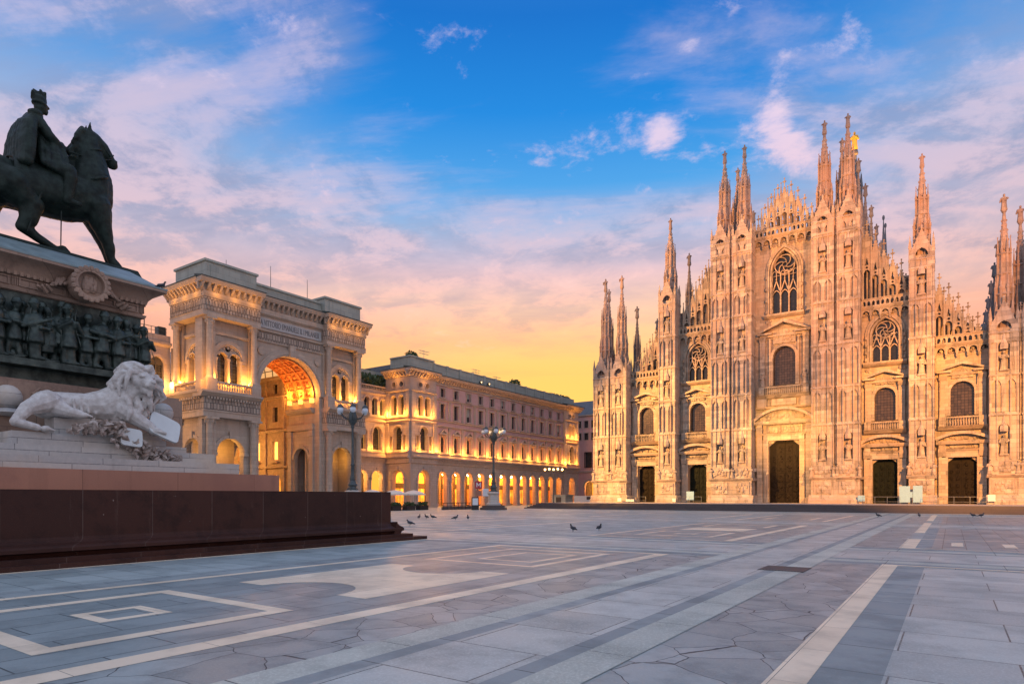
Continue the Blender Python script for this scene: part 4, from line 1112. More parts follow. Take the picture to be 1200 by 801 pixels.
bush('roof_shrub', [(-60.6, 26+2.6*i, 27.6, .8, 1.5, .6) for i in range(4)], 'long low roof shrub at the far end of the pink palace parapet', 'shrub', 160, .3, None, 4)

# building beyond the palace, closing the gap beside the cathedral
nb = thing('corner_building', (-56, 60, 0), 'plain pink building with grey roof between the palace and the cathedral', 'building')
W2 = WEST(46.0)
hs = [arch(-60.0, 1.7, .02, 4.6)]
wz = [(10.2,14.2,1.0,-60.6),]+[(z, z+1.9, .62, a) for z in (17.8, 21.2) for a in (-63.4,-61.2,-59.0,-56.8,-54.6,-52.4)]
MB(W2).plate(rect(-72, -40, 0, 24.6), hs+[rect(a-w, a+w, z0, z1) for z0, z1, w, a in wz], -.6, 0).build('wall', 'pal_pink', nb)
p = MB(W2); p.mould([(0,24.2),(.5,24.5),(.5,24.75),(0,24.75)], -72, -40); p.mould([(0,8.6),(.2,8.7),(.25,9),(0,9.1)], -72, -40)
p.plate(halfring(-60, 4.6, 1.72, 2.2), [], 0, .2)
p.build('cornice', 'pal_stone', nb)
b = MB(); b.box(-72, -40, 0, 24.6, 51.7, 85); b.build('body', 'pal_pink', nb)
b = MB(); b.add([(-72.5,45.5,24.76),(-39,45.5,24.76),(-39,85,24.76),(-72.5,85,24.76),(-71,50,29.2),(-41,50,29.2),(-41,80,29.2),(-71,80,29.2)], [(0,1,5,4),(1,2,6,5),(2,3,7,6),(3,0,4,7),(4,5,6,7)], True)
b.build('roof', 'roof_tile', nb)
for z0, z1, w, a in wz:
    q = MB(W2); q.plate(rect(a-w-.18, a+w+.18, z0-.18, z1+.18), [rect(a-w, a+w, z0, z1)], .0, .12)
    o = q.build('window', 'pal_stone' if w < .9 else 'red_gran', nb)
    MB(W2).box(a-w, a+w, z0, z1, -.35, -.3).build('pane', 'win_pal', o)
q = MB(W2); q.box(-61.4, -58.6, .1, 5.8, -4.2, -4.1); q.build('shop_glass', 'shop', nb)
b = MB(); b.box(-64, -56, 0, 7, 51.2, 51.5); b.build('back_wall', 'arcade_in', nb)
lamp('arcade_light', (-60, 48, 5), 600, (1,.5,.1), .25)

# ------------------------------------------------------------------ the triumphal arch of the gallery
tri_ = thing('triumphal_arch', (-62, -52.6, 0), 'grand pale stone triumphal arch with glowing orange vault and lit niches', 'arch building')
def A(mb, name, mat='arch_stone', parent=None): return mb.build(name, mat, parent or tri_)
AS = SOUTH(-58.0); P1 = (-66.2, -58.2); P2 = (-46.6, -39.0); CEN = (-58.2, -46.6); CX = -52.4
def column(mb, a, d, z0, z1, r):
    mb.box(a-r*1.45, a+r*1.45, z0, z0+.35, d-r*1.45, d+r*1.45)
    mb.lathe(a, d, [(r*1.3,z0+.35),(r*1.05,z0+.65),(r,z0+1.2),(r*.86,z1-1.1),(r*.9,z1-1.05),(r*.88,z1-.95),(r*1.35,z1-.3)], 14)
    mb.box(a-r*1.5, a+r*1.5, z1-.3, z1, d-r*1.5, d+r*1.5)
    for k in range(8):
        t = 2*math.pi*k/8; mb.ball(a+r*1.15*math.cos(t), z1-.6, d+r*1.15*math.sin(t), r*.25, .28, None, 5, 4)
def front(fr, a0, a1, cols, glow_s=1.0, ex=(0,0)):
    """two storey pavilion front: lower arch between columns, entablature, balcony, twin window under an arch, upper columns"""
    ac = (a0+a1)/2; hw = (a1-a0)/2; aw = min(2.0, hw*.55)
    p = MB(fr); p.plate(rect(a0, a1, 0, 12.6), [arch(ac, aw, .01, 8.0)], -1.6, -.7)
    p.plate(halfring(ac, 8.0, aw+.02, aw+.45), [], -.7, -.5); p.box(ac-.25, ac+.25, 8+aw-.1, 8+aw+.9, -.7, -.35)
    for s in (-1, 1): p.box(ac+s*(aw+.35)-.4, ac+s*(aw+.35)+.4, 7.6, 8.0, -1.65, -.45)
    A(p, 'lower_wall')
    for s in cols:
        c = MB(fr); column(c, ac+s*(hw-.8), -.15, 0, 12.6, .56); c.box(ac+s*(hw-.8)-.5, ac+s*(hw-.8)+.5, 0, 12.59, -1.0, -.6)
        A(c, 'column')
    b0, b1 = a0-ex[0], a1+ex[1]
    e = MB(fr)
    e.mould([(-1.5,12.6),(.35,12.6),(.35,13.3),(.45,13.35),(.45,13.5),(-1.5,13.5)], b0, b1)
    e.mould([(-1.5,15.2),(.4,15.2),(.9,15.7),(1.0,15.75),(1.0,16.0),(-1.5,16.0)], b0-ex[0], b1+ex[1])
    for i in range(int((a1-a0)/.42)): x = a0+.2+i*.42; e.box(x-.11, x+.11, 14.95, 15.25, .3, .62)
    A(e, 'entablature')
    f = MB(fr); f.box(b0+.1*(ex[0]>0), b1-.1*(ex[1]>0), 13.5, 15.2, -1.5, .28)
    n = int((a1-a0)/.85)
    for i in range(n): x = a0+(i+.5)*(a1-a0)/n; f.plate(rect(x-.32, x+.32, 13.65, 15.05), [rect(x-.2, x+.2, 13.8, 14.9)], .28, .36)
    A(f, 'frieze', 'arch_frieze')
    b = MB(fr); b.box(a0+.02, a1-.02, 16.0, 16.25, -.4, .5)
    for s in (-1, 1): x = ac+s*(hw-.75); b.box(x-.7, x+.7, 16.25, 17.4, -.4, .52)
    for i in range(int((2*hw-2.9)/.36)): x = ac-hw+1.6+i*.36; b.lathe(x, .2, [(.07,16.25),(.13,16.6),(.06,16.95),(.08,17.15)], 6)
    b.box(a0+1.4, a1-1.4, 17.15, 17.4, .02, .42)
    A(b, 'balustrade')
    # upper storey
    d0 = -1.25
    u = MB(fr)
    u.plate(rect(a0+.6, a1-.6, 16.0, 26.0), [arch(ac-.95, .78, 17.4, 20.9, 8), arch(ac+.95, .78, 17.4, 20.9, 8), circ(ac, 22.3, .42, 12)], d0-.6, d0)
    u.plate(halfring(ac, 20.9, 1.95, 2.45), [], d0, d0+.35); u.plate(halfring(ac, 20.9, 1.72, 1.95), [], d0, d0+.2)
    for s in (-1, 1):
        u.plate(halfring(ac+s*.95, 20.9, .79, .93, 8), [], d0, d0+.22)
        u.lathe(ac+s*1.85, d0+.15, [(.2,17.4),(.17,20.4),(.3,20.9)], 8)
        u.box(ac+s*2.2-.3, ac+s*2.2+.3, 20.4, 20.9, d0, d0+.3)
    u.lathe(ac, d0+.15, [(.2,17.4),(.17,20.4),(.3,20.9)], 8)
    for k in range(7): t = math.pi*(k+.5)/7; u.ball(ac+1.35*math.cos(t), 21.2+1.2*math.sin(t), d0+.05, .2, None, .1, 6, 4)
    u.mould([(d0,23.9),(d0+.25,24),(d0+.3,24.3),(d0,24.35)], a0+.7, a1-.7)
    A(u, 'upper_wall')
    MB(fr).box(ac-1.7, ac+1.7, 17.3, 22.9, d0-.75, d0-.68).build('pane', 'win_pal', tri_)
    for s in cols:
        c = MB(fr); column(c, ac+s*(hw-.75), -.15, 17.4, 25.9, .46); c.box(ac+s*(hw-.55)-.52, ac+s*(hw-.55)+.52, 16.0, 25.9, -2.4, -.75)
        A(c, 'column')
    e = MB(fr)
    e.mould([(-2.3,25.9),(.35,25.9),(.35,26.5),(.45,26.6),(-2.3,26.6)], b0, b1); e.mould([(-2.3,28.3),(.4,28.3),(.55,28.6),(-2.3,28.6)], b0, b1)
    e.mould([(-2.3,28.6),(.4,28.6),(.5,29.0),(-2.3,29.0)], b0, b1)
    A(e, 'upper_entablature')
    f = MB(fr); f.box(b0+.1*(ex[0]>0), b1-.1*(ex[1]>0), 26.6, 28.3, -2.2, .3)
    n = int((a1-a0)/.7)
    for i in range(n): x = a0+(i+.5)*(a1-a0)/n; f.plate(rect(x-.28, x+.28, 26.75, 28.15), [ogive(x, .16, 26.9, 27.4, 27.9, 4)], .3, .38)
    A(f, 'upper_frieze', 'arch_frieze')
    for s in (-1, 1): lamp('uplight', fr(ac+s*(hw-1.4), 17.75, -.4), 800*glow_s, LAMP)
    lamp('uplight', fr(ac, 17.8, -.35), 450*glow_s, LAMP)
    for s in (-1, 0, 1): lamp('cornice_light', fr(ac+s*hw*.66, 28.7, 1.3), 55, LAMP)
    lamp('arch_light', fr(ac+hw*.3, 8.3, -3.2), 190, (1,.46,.07), .2)
front(AS, *P1, (-1, 1), 1, (.42,0)); front(AS, *P2, (-1, 1), 1, (0,.42))
AW = Fr((0,-66.2,.004), (1,0,0), (0,-1,0))
front(AW, -66.2, -58.03, (-1,), .8)
# centre: big arch, inscription, frieze
CS = SOUTH(-58.9)
ZS, RA = 17.6, 5.3
p = MB(CS); p.plate(rect(CEN[0], CEN[1], 0, 29.0), [arch(CX, RA, .01, ZS, 28)], -1.2, 0)
p.mould([(0,28.0),(.4,28.3),(.4,29.0),(0,29.0)], *CEN)
A(p, 'centre_wall')
p = MB(CS); p.plate(halfring(CX, ZS, RA+.02, RA+.95, 28), [], 0, .3); p.plate(halfring(CX, ZS, RA+.25, RA+.7, 28), [], .3, .4)
p.box(CX-.5, CX+.5, ZS+RA-.1, ZS+RA+1.6, 0, .7); A(p, 'archivolt')
p = MB(CS); p.box(CEN[0]+.3, CEN[1]-.3, 24.55, 25.7, 0, .12)
for i in range(14): x = CEN[0]+.7+i*.79; p.plate(rect(x-.3, x+.3, 24.7, 25.55), [rect(x-.18, x+.18, 24.85, 25.4)], .12, .18)
A(p, 'centre_frieze', 'arch_frieze')
p = MB(CS); p.mould([(0,25.75),(.3,25.85),(.35,26.1),(0,26.1)], *CEN); p.mould([(0,24.3),(.25,24.35),(.25,24.5),(0,24.5)], *CEN)
for s in (-1, 1):
    t = MB(CS)
    p.plate(circ(CX+s*4.9, 23.0, .62, 14), [], 0, .2)
A(p, 'centre_moulding')
pl = MB(CS); pl.box(CEN[0]+.25, CEN[1]-.25, 26.35, 27.75, 0, .15); pl = A(pl, 'inscription_panel', 'plaque')
tc = bpy.data.curves.new('inscription', 'FONT'); tc.body = 'A VITTORIO EMANUELE II. I MILANESI'; tc.size = 1; tc.extrude = .02; tc.align_x = 'CENTER'; tc.align_y = 'CENTER'
to = bpy.data.objects.new('inscription', tc); COL.objects.link(to)
dg = bpy.context.evaluated_depsgraph_get(); tm = bpy.data.meshes.new_from_object(to.evaluated_get(dg)); bpy.data.objects.remove(to)
xs = [v.co.x for v in tm.vertices]; k = 10.2/(max(xs)-min(xs))
for v in tm.vertices: v.co = Vector((v.co.x*k, v.co.y*k*1.9, v.co.z))
tm.materials.clear(); tm.materials.append(M['letter'])
to = bpy.data.objects.new('inscription', tm); COL.objects.link(to)
to.rotation_euler = (rad(90), 0, rad(90)); place(to, (-58.9+.17, CX, 27.05), pl); 
# barrel vault with coffers
v = MB(WORLD); n = 22; X0, X1 = -60.1, -66.5
for i in range(n):
    t0, t1 = math.pi*i/n, math.pi*(i+1)/n
    v.add([(x, ZS+r*math.sin(t), CX+r*math.cos(t)) for x in (X0, X1) for r in (RA, RA+.5) for t in (t0, t1)],
          [(0,1,5,4),(2,6,7,3),(0,2,3,1),(4,5,7,6),(0,4,6,2),(1,3,7,5)])
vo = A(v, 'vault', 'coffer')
v = MB(WORLD)
for i in range(n+1):
    t = math.pi*i/n
    for x in (X0, X0-2.1, X0-4.2, X1+.15):
        if i < n:
            t1 = math.pi*(i+1)/n; v.add([(xx, ZS+r*math.sin(q), CX+r*math.cos(q)) for xx in (x-.16, x+.16) for r in (RA-.22, RA) for q in (t, t1)], [(0,1,5,4),(2,6,7,3),(0,2,3,1),(4,5,7,6),(0,4,6,2),(1,3,7,5)])
    if i % 2 == 0: v.add([(xx, ZS+r*math.sin(q), CX+r*math.cos(q)) for xx in (X1, X0) for r in (RA-.18, RA) for q in (t-.02, t+.02)], [(0,1,5,4),(2,6,7,3),(0,2,3,1),(4,5,7,6),(0,4,6,2),(1,3,7,5)])
    if i % 2 == 1:
        for x in (X0-1.05, X0-3.15, X0-5.2): v.ball(x, ZS+(RA-.05)*math.sin(t), CX+(RA-.05)*math.cos(t), .34, .34, .34, 6, 4)
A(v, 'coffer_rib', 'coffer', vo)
for s in (-1, 1):
    for x in (-60.4, -63.2, -66.0):
        lamp('vault_light', (x, CX+s*(RA-.75), ZS+.8), 430, (1,.40,.06), .15)
        q = MB(); q.box(x-.3, x+.3, ZS-.75, ZS-.05, CX+s*RA-.45*(s > 0)-.0*(s < 0), CX+s*RA+.45*(s < 0)); q.build('vault_lamp', 'lit_win', tri_)
# passage walls under the vault
for s, yy in ((1, CX+RA), (-1, CX-RA)):
    fr = Fr((0,yy,0), (1,0,0), (0,-s,0))
    p = MB(fr); p.plate(rect(-66.5, -60.1, 0, 17.5), [arch(-63.3, 1.75, .01, 8.0)], -.6, 0)
    p.plate(halfring(-63.3, 8.0, 1.77, 2.2), [], 0, .2)
    for x in (-66.0, -60.6): p.box(x-.45, x+.45, 0, 12.4, 0, .3); p.box(x-.55, x+.55, 11.6, 12.5, 0, .42)
    p.mould([(0,12.6),(.35,12.6),(.4,13.5),(0,13.5)], -66.5, -60.1); p.mould([(0,15.2),(.4,15.3),(.8,15.8),(.8,16.0),(0,16.0)], -66.5, -60.1)
    A(p, 'passage_wall')
# body behind, cornice and attic
b = MB(); b.box(-66.4, -61.0, 24.0, 29, -58.1, -46.7) if False else None
b.box(-66.0, -60.5, 26, 29.2, -65.5, -39.4)
b.box(-66.2, -65.8, 0, 29, -46.3, -39.05); b.box(-66.2, -58.3, 0.02, 29, -39.6, -39.02)
b.box(-63.5, -63.2, 0, 12.5, -65, -58.8); b.box(-63.6, -63.3, 0, 12.5, -46.2, -39.7); b.box(-66, -59.6, 12.3, 12.55, -65.4, -58.4); b.box(-66, -59.6, 12.3, 12.55, -46.4, -39.7)
A(b, 'body')
for yy in (-62.6, -42.6):
    q = MB(SOUTH(-63.2 if yy < -50 else -63.3)); q.plate(rect(yy-1.1, yy+1.1, .1, 6.3), [rect(yy-.9, yy+.9, .2, 2.9), rect(yy-.9, yy+.9, 3.5, 6.1)], .02, .14); o = A(q, 'shop_front', 'win_frame')
    MB(SOUTH(-63.2 if yy < -50 else -63.3)).box(yy-.9, yy+.9, .2, 2.9, .01, .05).build('shop_glass', 'shop_dim', o); MB(SOUTH(-63.2 if yy < -50 else -63.3)).box(yy-.9, yy+.9, 3.5, 6.1, .01, .05).build('lunette', 'shop_warm', o)
cornice(AS, P1[0]-1.1, P1[1]+.3, 30.6, 1.25, 'arch_stone', .8, parent=tri_, hgt=1.6); cornice(AS, P2[0]-.3, P2[1]+1.1, 30.6, 1.25, 'arch_stone', .8, parent=tri_, hgt=1.6)
cornice(CS, CEN[0]+.3, CEN[1]-.3, 30.6, 1.25, 'arch_stone', .8, parent=tri_, hgt=1.6); cornice(AW, -67.3, -58.0, 30.6, 1.25, 'arch_stone', .8, parent=tri_, hgt=1.6)
b = MB(); b.box(-65.9, -58.35, 29, 33.2, -65.9, -58.4); b.box(-66.1, -58.15, 33.2, 33.5, -66.1, -58.2)
b.box(-65.9, -58.35, 29, 33.2, -46.4, -39.2); b.box(-66.1, -58.15, 33.2, 33.5, -46.6, -39.0)
b.box(-65.8, -59.2, 29.01, 32.3, -58.4, -46.4); b.box(-65.85, -59.0, 32.3, 32.6, -58.2, -46.6)
for y0, y1 in (P1, P2): b.box(-58.36, -58.28, 31.2, 32.8, y0+1, y1-1)
A(b, 'attic', 'parapet')
for x, y, h, txt in ((-60, -62.0, 2.2, 'thin mast rising from the near end of the great arch roof'), (-60, -55.0, 3.4, 'thin mast above the left half of the great arch roof'), (-60, -48.5, 3.2, 'thin mast above the right half of the great arch roof')):
    q = MB(); q.limb((x,32.5,y), (x,32.6+h,y), .05, .03, 6); q.box(x-.15, x+.15, 32.2, 32.7, y-.15, y+.15); tag(q.build('roof_mast', 'iron'), txt, 'mast')
lamp('corner_light', (-56.8, -67.3, 18.0), 520, LAMP)

# gallery behind the arch: east wall, west wall, glass roof
gal = thing('glass_roofed_gallery', (-90, -52.4, 0), 'tall shopping gallery under an iron and glass roof seen through the great arch', 'shopping gallery')
GE = Fr((0,-46.9,0), (1,0,0), (0,-1,0)); GW = Fr((0,-57.9,0), (1,0,0), (0,1,0))
gx = [-70.5-5.0*i for i in range(8)]
for fr in (GE, GW):
    hs = []
    for a in gx: hs += [arch(a, 1.5, .02, 4.2), rect(a-.75, a+.75, 8.2, 11.2), rect(a-.7, a+.7, 14.5, 17.0), rect(a-.6, a+.6, 19.2, 20.8)]
    p = MB(fr); p.plate(rect(-108, -66.7, 0, 22), hs, -.6, 0)
    for z in (6.6, 12.6, 18.2, 21.5): p.mould([(0,z),(.45,z+.2),(.5,z+.5),(0,z+.5)], -108, -66.7)
    for a in gx: p.box(a+2.2, a+2.8, 0, 21.5, 0, .3); p.box(a-1.1, a+1.1, 7.6, 7.9, 0, .5)
    p.build('gallery_wall', 'arcade_in', gal)
    for i, a in enumerate(gx):
        q = MB(fr); q.plate(arch(a, 1.5, .02, 4.2), [], -.55, -.5); q.build('shop_glass', 'shop', gal)
        q = MB(fr); q.box(a-.75, a+.75, 8.2, 11.2, -.5, -.45); o = q.build('window', 'lit_win', gal)
        MB(fr).box(a-.7, a+.7, 14.5, 17, -.5, -.45).build('pane', 'win_pal', gal); MB(fr).box(a-.6, a+.6, 19.2, 20.8, -.5, -.45).build('pane', 'win_pal', gal)
v = MB(); R_ = 5.5
for i in range(17):
    t = math.pi*i/16
    v.limb((-67,22+R_*math.sin(t),CX+R_*math.cos(t)), (-108,22+R_*math.sin(t),CX+R_*math.cos(t)), .07, .07, 4)
for j in range(21):
    x = -67-2.05*j
    for i in range(16): t, t1 = math.pi*i/16, math.pi*(i+1)/16; v.limb((x,22+R_*math.sin(t),CX+R_*math.cos(t)), (x,22+R_*math.sin(t1),CX+R_*math.cos(t1)), .09, .09, 4)
v.build('roof_rib', 'iron', gal)
v = MB()
for i in range(16):
    t, t1 = math.pi*i/16, math.pi*(i+1)/16
    v.add([(x,22+(R_+.1)*math.sin(q),CX+(R_+.1)*math.cos(q)) for x in (-67,-108) for q in (t,t1)], [(0,1,3,2)])
mg, tg, bg_ = mat_base('frosted_roof_glass'); bg_.inputs['Base Color'].default_value = (.8,.82,.84,1); bg_.inputs['Transmission Weight'].default_value = .9; bg_.inputs['Roughness'].default_value = .3; bg_.inputs['IOR'].default_value = 1.02
M['roof_glass'] = mg
v.build('roof_glass', 'roof_glass', gal)
b = MB(); b.box(-112, -108.2, 0, 28, -62, -43); b.build('end_wall', 'arcade_in', gal)
for i in range(3): lamp('gallery_light', (-74-11*i, CX, 9), 1500, (1,.5,.14), .3)

# west wing beyond the arch
ww = thing('west_wing', (-68, -78, 0), 'orange lit palace wing with arched windows just behind the bronze relief of the monument', 'palace')
WS = SOUTH(-66.6); wb = [-68.1-4.3*i for i in range(6)]
hs = []
for a in wb: hs += [arch(a, 1.3, .02, 5.5), arch(a, .95, 10.6, 13.9), arch(a, .95, 17.0, 20.2)]
p = MB(WS); p.plate(rect(-94, -66.3, 0, 23.2), hs, -.6, 0)
for z in (8.6, 15.6, 22.6): p.mould([(0,z),(.5,z+.3),(.5,z+.6),(0,z+.6)], -94, -66.3)
for a in wb:
    p.plate(halfring(a, 20.2, .97, 1.3), [], 0, .2); p.plate(halfring(a, 13.9, .97, 1.3), [], 0, .2)
    p.box(a+1.9, a+2.4, 9.2, 22.6, 0, .22)
p.box(-94, -66.3, 23.2, 24.2, -.4, .1)
p.build('wall', 'pal_stone', ww)
for a in wb:
    q = MB(WS); q.plate(arch(a, .95, 17, 20.2), [rect(a-.8, a-.06, 17.1, 20.1), rect(a+.06, a+.8, 17.1, 20.1)], -.4, -.3); o = q.build('window', 'win_frame', ww)
    MB(WS).plate(arch(a, .95, 17, 20.2), [], -.5, -.45).build('pane', 'win_pal', o); MB(WS).plate(arch(a, .95, 10.6, 13.9), [], -.5, -.45).build('pane', 'win_pal', ww)
b = MB(); b.box(-85, -67.3, 0, 23, -94, -66.4); b.build('body', 'pal_stone', ww)
rl = MB(WS)
for i in range(12): a = -66.6-i*1.0; rl.lathe(a, -.5, [(.04,24.2),(.04,25.3)], 5)
rl.limb((-78,25.3,-.5), (-66.5,25.3,-.5), .04, .04, 5); rl.limb((-78,24.8,-.5), (-66.5,24.8,-.5), .03, .03, 5)
rl.box(-67.6, -66.6, 24.2, 25.5, -1.6, -.6); rl.plate(rect(-70.6,-69.2,24.2,26.2), [rect(-70.5,-69.3,24.3,26.1)], -1.1, -1.0)
rl.build('roof_railing', 'iron', ww)
for a in wb[:4]: lamp('uplight', WS(a+1.9 if False else a-2.1, 17.2, 1.2), 420, (1,.45,.09)); lamp('uplight', WS(a-2.1, 11, 1.0), 300, (1,.5,.14))
lamp('uplight', WS(-67.2, 17.3, 1.2), 420, (1,.5,.14))

# ------------------------------------------------------------------ equestrian monument
mon = thing('monument', (-8, -101.7, 0), 'tall stone monument with a bronze soldier relief above a dark red granite wall', 'monument')
def ring_block(name, mat, xf, ye, z0, z1, parent=mon, prof=None):
    """a block symmetrical about the monument's own axes; xf its south face, ye its east end"""
    b = MB(); b.box(-16-xf, xf, z0, z1, -203.4-ye, ye); return b.build(name, mat, parent, False)
ring_block('step', 'red_gran', 1.48, -88.7, 0, .15)
ring_block('step', 'red_gran', 1.2, -89.4, .15, .30)
b = MB()
fl = [(.5,.86),(.52,.78),(.62,.7),(.86,.62),(.95,.56),(.95,.46),(.8,.42),(.72,.3),(.3,.3)]
b.box(-16.5, .5, .3, 2.3, -113.2, -90.2)
b.mould([(-d, z) for d, z in fl], -16, .5) if False else None
for fr_, l0, l1 in ((Fr((.0,0,0),(0,1,0),(1,0,0)), -113.6, -89.75), (Fr((0,-90.7,0),(1,0,0),(0,1,0)), -16.9, .93)): MB(fr_).mould(fl, l0, l1).build('wall_toe', 'red_gran', mon, False)
b.box(-16.55, .55, .3, .74, -113.4, -89.78) if False else None
for y in (-109.3, -105.9, -102.5, -99.1, -95.7, -92.4): pass
b.build('granite_wall', 'red_gran', mon, False)
b = MB(); b.box(-14.7, -1.3, 2.301, 3.0, -108.3, -95.1); b.build('granite_course', 'pink_gran', mon, False)
for xf, ye, z0, z1 in ((-1.6,-96.8,3.0,3.42),(-2.05,-97.6,3.42,3.8),(-3.3,-98.1,3.8,4.1)): ring_block('stone_course', 'white_stone', xf, ye, z0, z1)
b = MB(); b.box(-3.4, -2.15, 3.8, 4.22, -104.4, -99.5); b.box(-3.3, -2.5, 4.22, 4.85, -103.1, -101.0); b.box(-3.35, -2.3, 4.22, 4.5, -101.2, -99.6)
b.build('lion_base', 'white_stone', mon, False)
b = MB(); b.box(-12.0, -4.0, 4.1, 6.1, -105.5, -97.9); b.box(-11.9, -4.1, 6.1, 6.2, -105.4, -98.0)
b.mould([(0,0)]*0 or [(-6,6.2),(-4.05+0,6.2)], -1, 1) if False else None
b.build('plinth_block', 'ped_stone', mon, False)
b = MB()
for fr_, l0, l1 in ((Fr((-4.25,0,0),(0,1,0),(1,0,0)), -105.0, -98.4), (Fr((0,-98.4,0),(1,0,0),(0,1,0)), -11.75, -4.25)):
    b.mould([(-1,6.2),(.25,6.2),(.3,6.3),(.1,6.42),(.02,6.6),(-.05,6.75),(-1,6.75)], l0, l1)
b.build('plinth_moulding', 'white_stone', mon)
# upper pedestal: bronze panel background, stone frieze and cornice
b = MB(); b.box(-11.0, -5.0, 6.2, 9.45, -104.3, -99.1); bg_p = b.build('relief_panel', 'bronze_dk', mon, False)
b = MB(); b.box(-11.3, -4.35, 6.755, 7.0, -104.6, -98.7); b.build('relief_ledge', 'bronze_dk', mon, False)
PX = Fr((-5.0,0,0),(0,1,0),(1,0,0)); PY = Fr((0,-99.1,0),(1,0,0),(0,1,0))
b = MB(); b.box(-11.05, -4.95, 9.45, 10.2, -104.35, -99.05)
for fr_, l0, l1 in ((PX,-104.4,-99.0),(PY,-11,-4.9)):
    q = MB(fr_)
    n = int((l1-l0)/.2)
    for i in range(n): a = l0+.1+i*(l1-l0-.1)/n; q.box(a, a+.1, 10.0, 10.14, .04, .2)
    for i in range(6):
        a = l0+.5+i*(l1-l0)/6.2; q.plate(rect(a-.3,a+.3,9.66,9.96), [rect(a-.24,a+.24,9.7,9.92)], .05, .1)
        for k in range(4): q.box(a+.36+k*.05, a+.385+k*.05, 9.66, 9.96, .04, .1)
    k = len(b.v); b.v += q.v; b.f += [tuple(i+k for i in f) for f in q.f]
b.build('frieze', 'ped_stone', mon)
b = MB(PX); a = -101.3
b.plate(circ(a, 10.12, .62, 24), [circ(a, 10.12, .46, 24)], .3, .92); b.plate(circ(a, 10.12, .46, 24), [], .3, .7)
lumps(b, a-.3, a+.3, 9.85, 10.4, .74, 12, .16, 5)
for i in range(20): t = 2*math.pi*i/20; b.ball(a+.6*math.cos(t), 10.12+.6*math.sin(t), .9, .1, .1, .07, 6, 4)
for s in (-1, 1):
    for k in range(7): b.limb((a+s*(.6+.14*k), 10.1-.06*k+.2*math.sin(k), .35), (a+s*(.75+.14*k), 10.0-.05*k, .5), .1, .05, 6)
b.build('medallion', 'ped_stone', mon)
for yy in (-103.95, -98.75):
    b = MB(); b.ball(-3.95, 5.5, yy, .42, .42, .42, 14, 9)
    b.lathe(-3.95, yy, [(.3,4.85),(.5,4.95),(.3,5.1)], 12); b.build('stone_boss', 'white_stone', mon)
b = MB(PX); 
for k in range(3):
    for i in range(9):
        a = -103.3+i*.22+k*.05; b.limb((a,5.2+.25*k,1.03), (a+.18,5.42+.25*k,1.06), .07, .03, 6)
b.build('carved_palm', 'ped_stone', mon)
b = MB()
b.add([(-11.72,-105.02,10.665),(-4.28,-105.02,10.665),(-4.28,-98.38,10.665),(-11.72,-98.38,10.665),(-9.6,-104.6,11.75),(-6.4,-104.6,11.75),(-6.4,-98.9,11.75),(-9.6,-98.9,11.75)], [(0,1,5,4),(1,2,6,5),(2,3,7,6),(3,0,4,7),(4,5,6,7)], True)
b.add([(-11.74,-105.04,10.665),(-4.26,-105.04,10.665),(-4.26,-98.36,10.665),(-11.74,-98.36,10.665),(-11.74,-105.04,10.72),(-4.26,-105.04,10.72),(-4.26,-98.36,10.72),(-11.74,-98.36,10.72)], [(0,1,5,4),(1,2,6,5),(2,3,7,6),(3,0,4,7)], True)
b.build('metal_cap', 'copper_roof', mon, False)
# the marching soldiers in high relief
def soldier(seed):
    R = random.Random(seed); p = MB(PX); h = 1.0
    le, dp = R.uniform(-.08,.1), .28
    st = R.uniform(.05,.2)
    p.limb((st,.05,dp), (.06,.85,dp), .11, .15, 8); p.limb((-st,.05,dp-.05), (-.06,.85,dp), .11, .15, 8)
    p.limb((st,.06,dp), (st+.16,.04,dp+.05), .09, .07, 6); p.limb((-st,.06,dp), (-st+.16,.04,dp+.05), .09, .07, 6)
    p.lathe(0, dp, [(.30,.55),(.26,.9),(.22,1.05),(.28,1.35),(.24,1.52),(.10,1.58)], 10)      # coat
    p.limb((0,1.5,dp), (le,1.68,dp+.03), .09, .09, 8); p.ball(le, 1.82, dp+.05, .125, .165, .145, 10, 8)
    p.ball(le+.07, 1.80, dp+.16, .035, .05, .05, 6, 4)
    if R.random() < .6: p.lathe(le, dp+.03, [(.21,1.89),(.17,1.93),(.14,2.05),(.10,2.1)], 10)
    else: p.ball(le, 1.9, dp+.02, .15, .11, .16, 8, 5)
    for s in (-1, 1):
        e = (s*.36+R.uniform(-.05,.1), 1.1+R.uniform(-.05,.2), dp+R.uniform(.05,.2)); p.limb((s*.24,1.42,dp), e, .095, .08, 8)
        hnd = (R.uniform(-.05,.4), 1.05+R.uniform(-.1,.45), dp+.32); p.limb(e, hnd, .08, .06, 8); p.ball(*hnd, .075, None, None, 6, 4)
    if R.random() < .7: p.limb((.3,.3+R.random()*.3,dp+.34), (.18+R.uniform(-.4,.3),2.1,dp+.25), .03, .025, 6)
    if R.random() < .5: p.lathe(-.1, dp-.12, [(.4,.3),(.36,.9),(.3,1.45)], 8)                    # cape
    o = p.build('soldier_figure', 'bronze_dk', bg_p)
    WP = WPOS[o.name].copy()
    remesh(o, .04, 1, (5, .012))
    return o
sol = [soldier(k) for k in range(5)]
so0 = [WPOS[o.name].copy() for o in sol]
R = random.Random(3)
for i in range(19):
    a = -104.1+i*.272+R.uniform(-.06,.06); k = i % 5
    base = so0[k]; dx = R.uniform(0,.28)-(.25 if i % 2 else 0); zz = 7.0+R.uniform(-.02,.06)+(.08 if i % 2 else 0)
    loc = Vector((base.x+.05+dx, base.y+a, base.z+zz))
    if i < 5: o = sol[k]; place(o, loc, bg_p)
    else: o = copy_tree(sol[k], loc, bg_p)
    sc = R.uniform(.93,1.08); o.scale = (1, sc, sc)
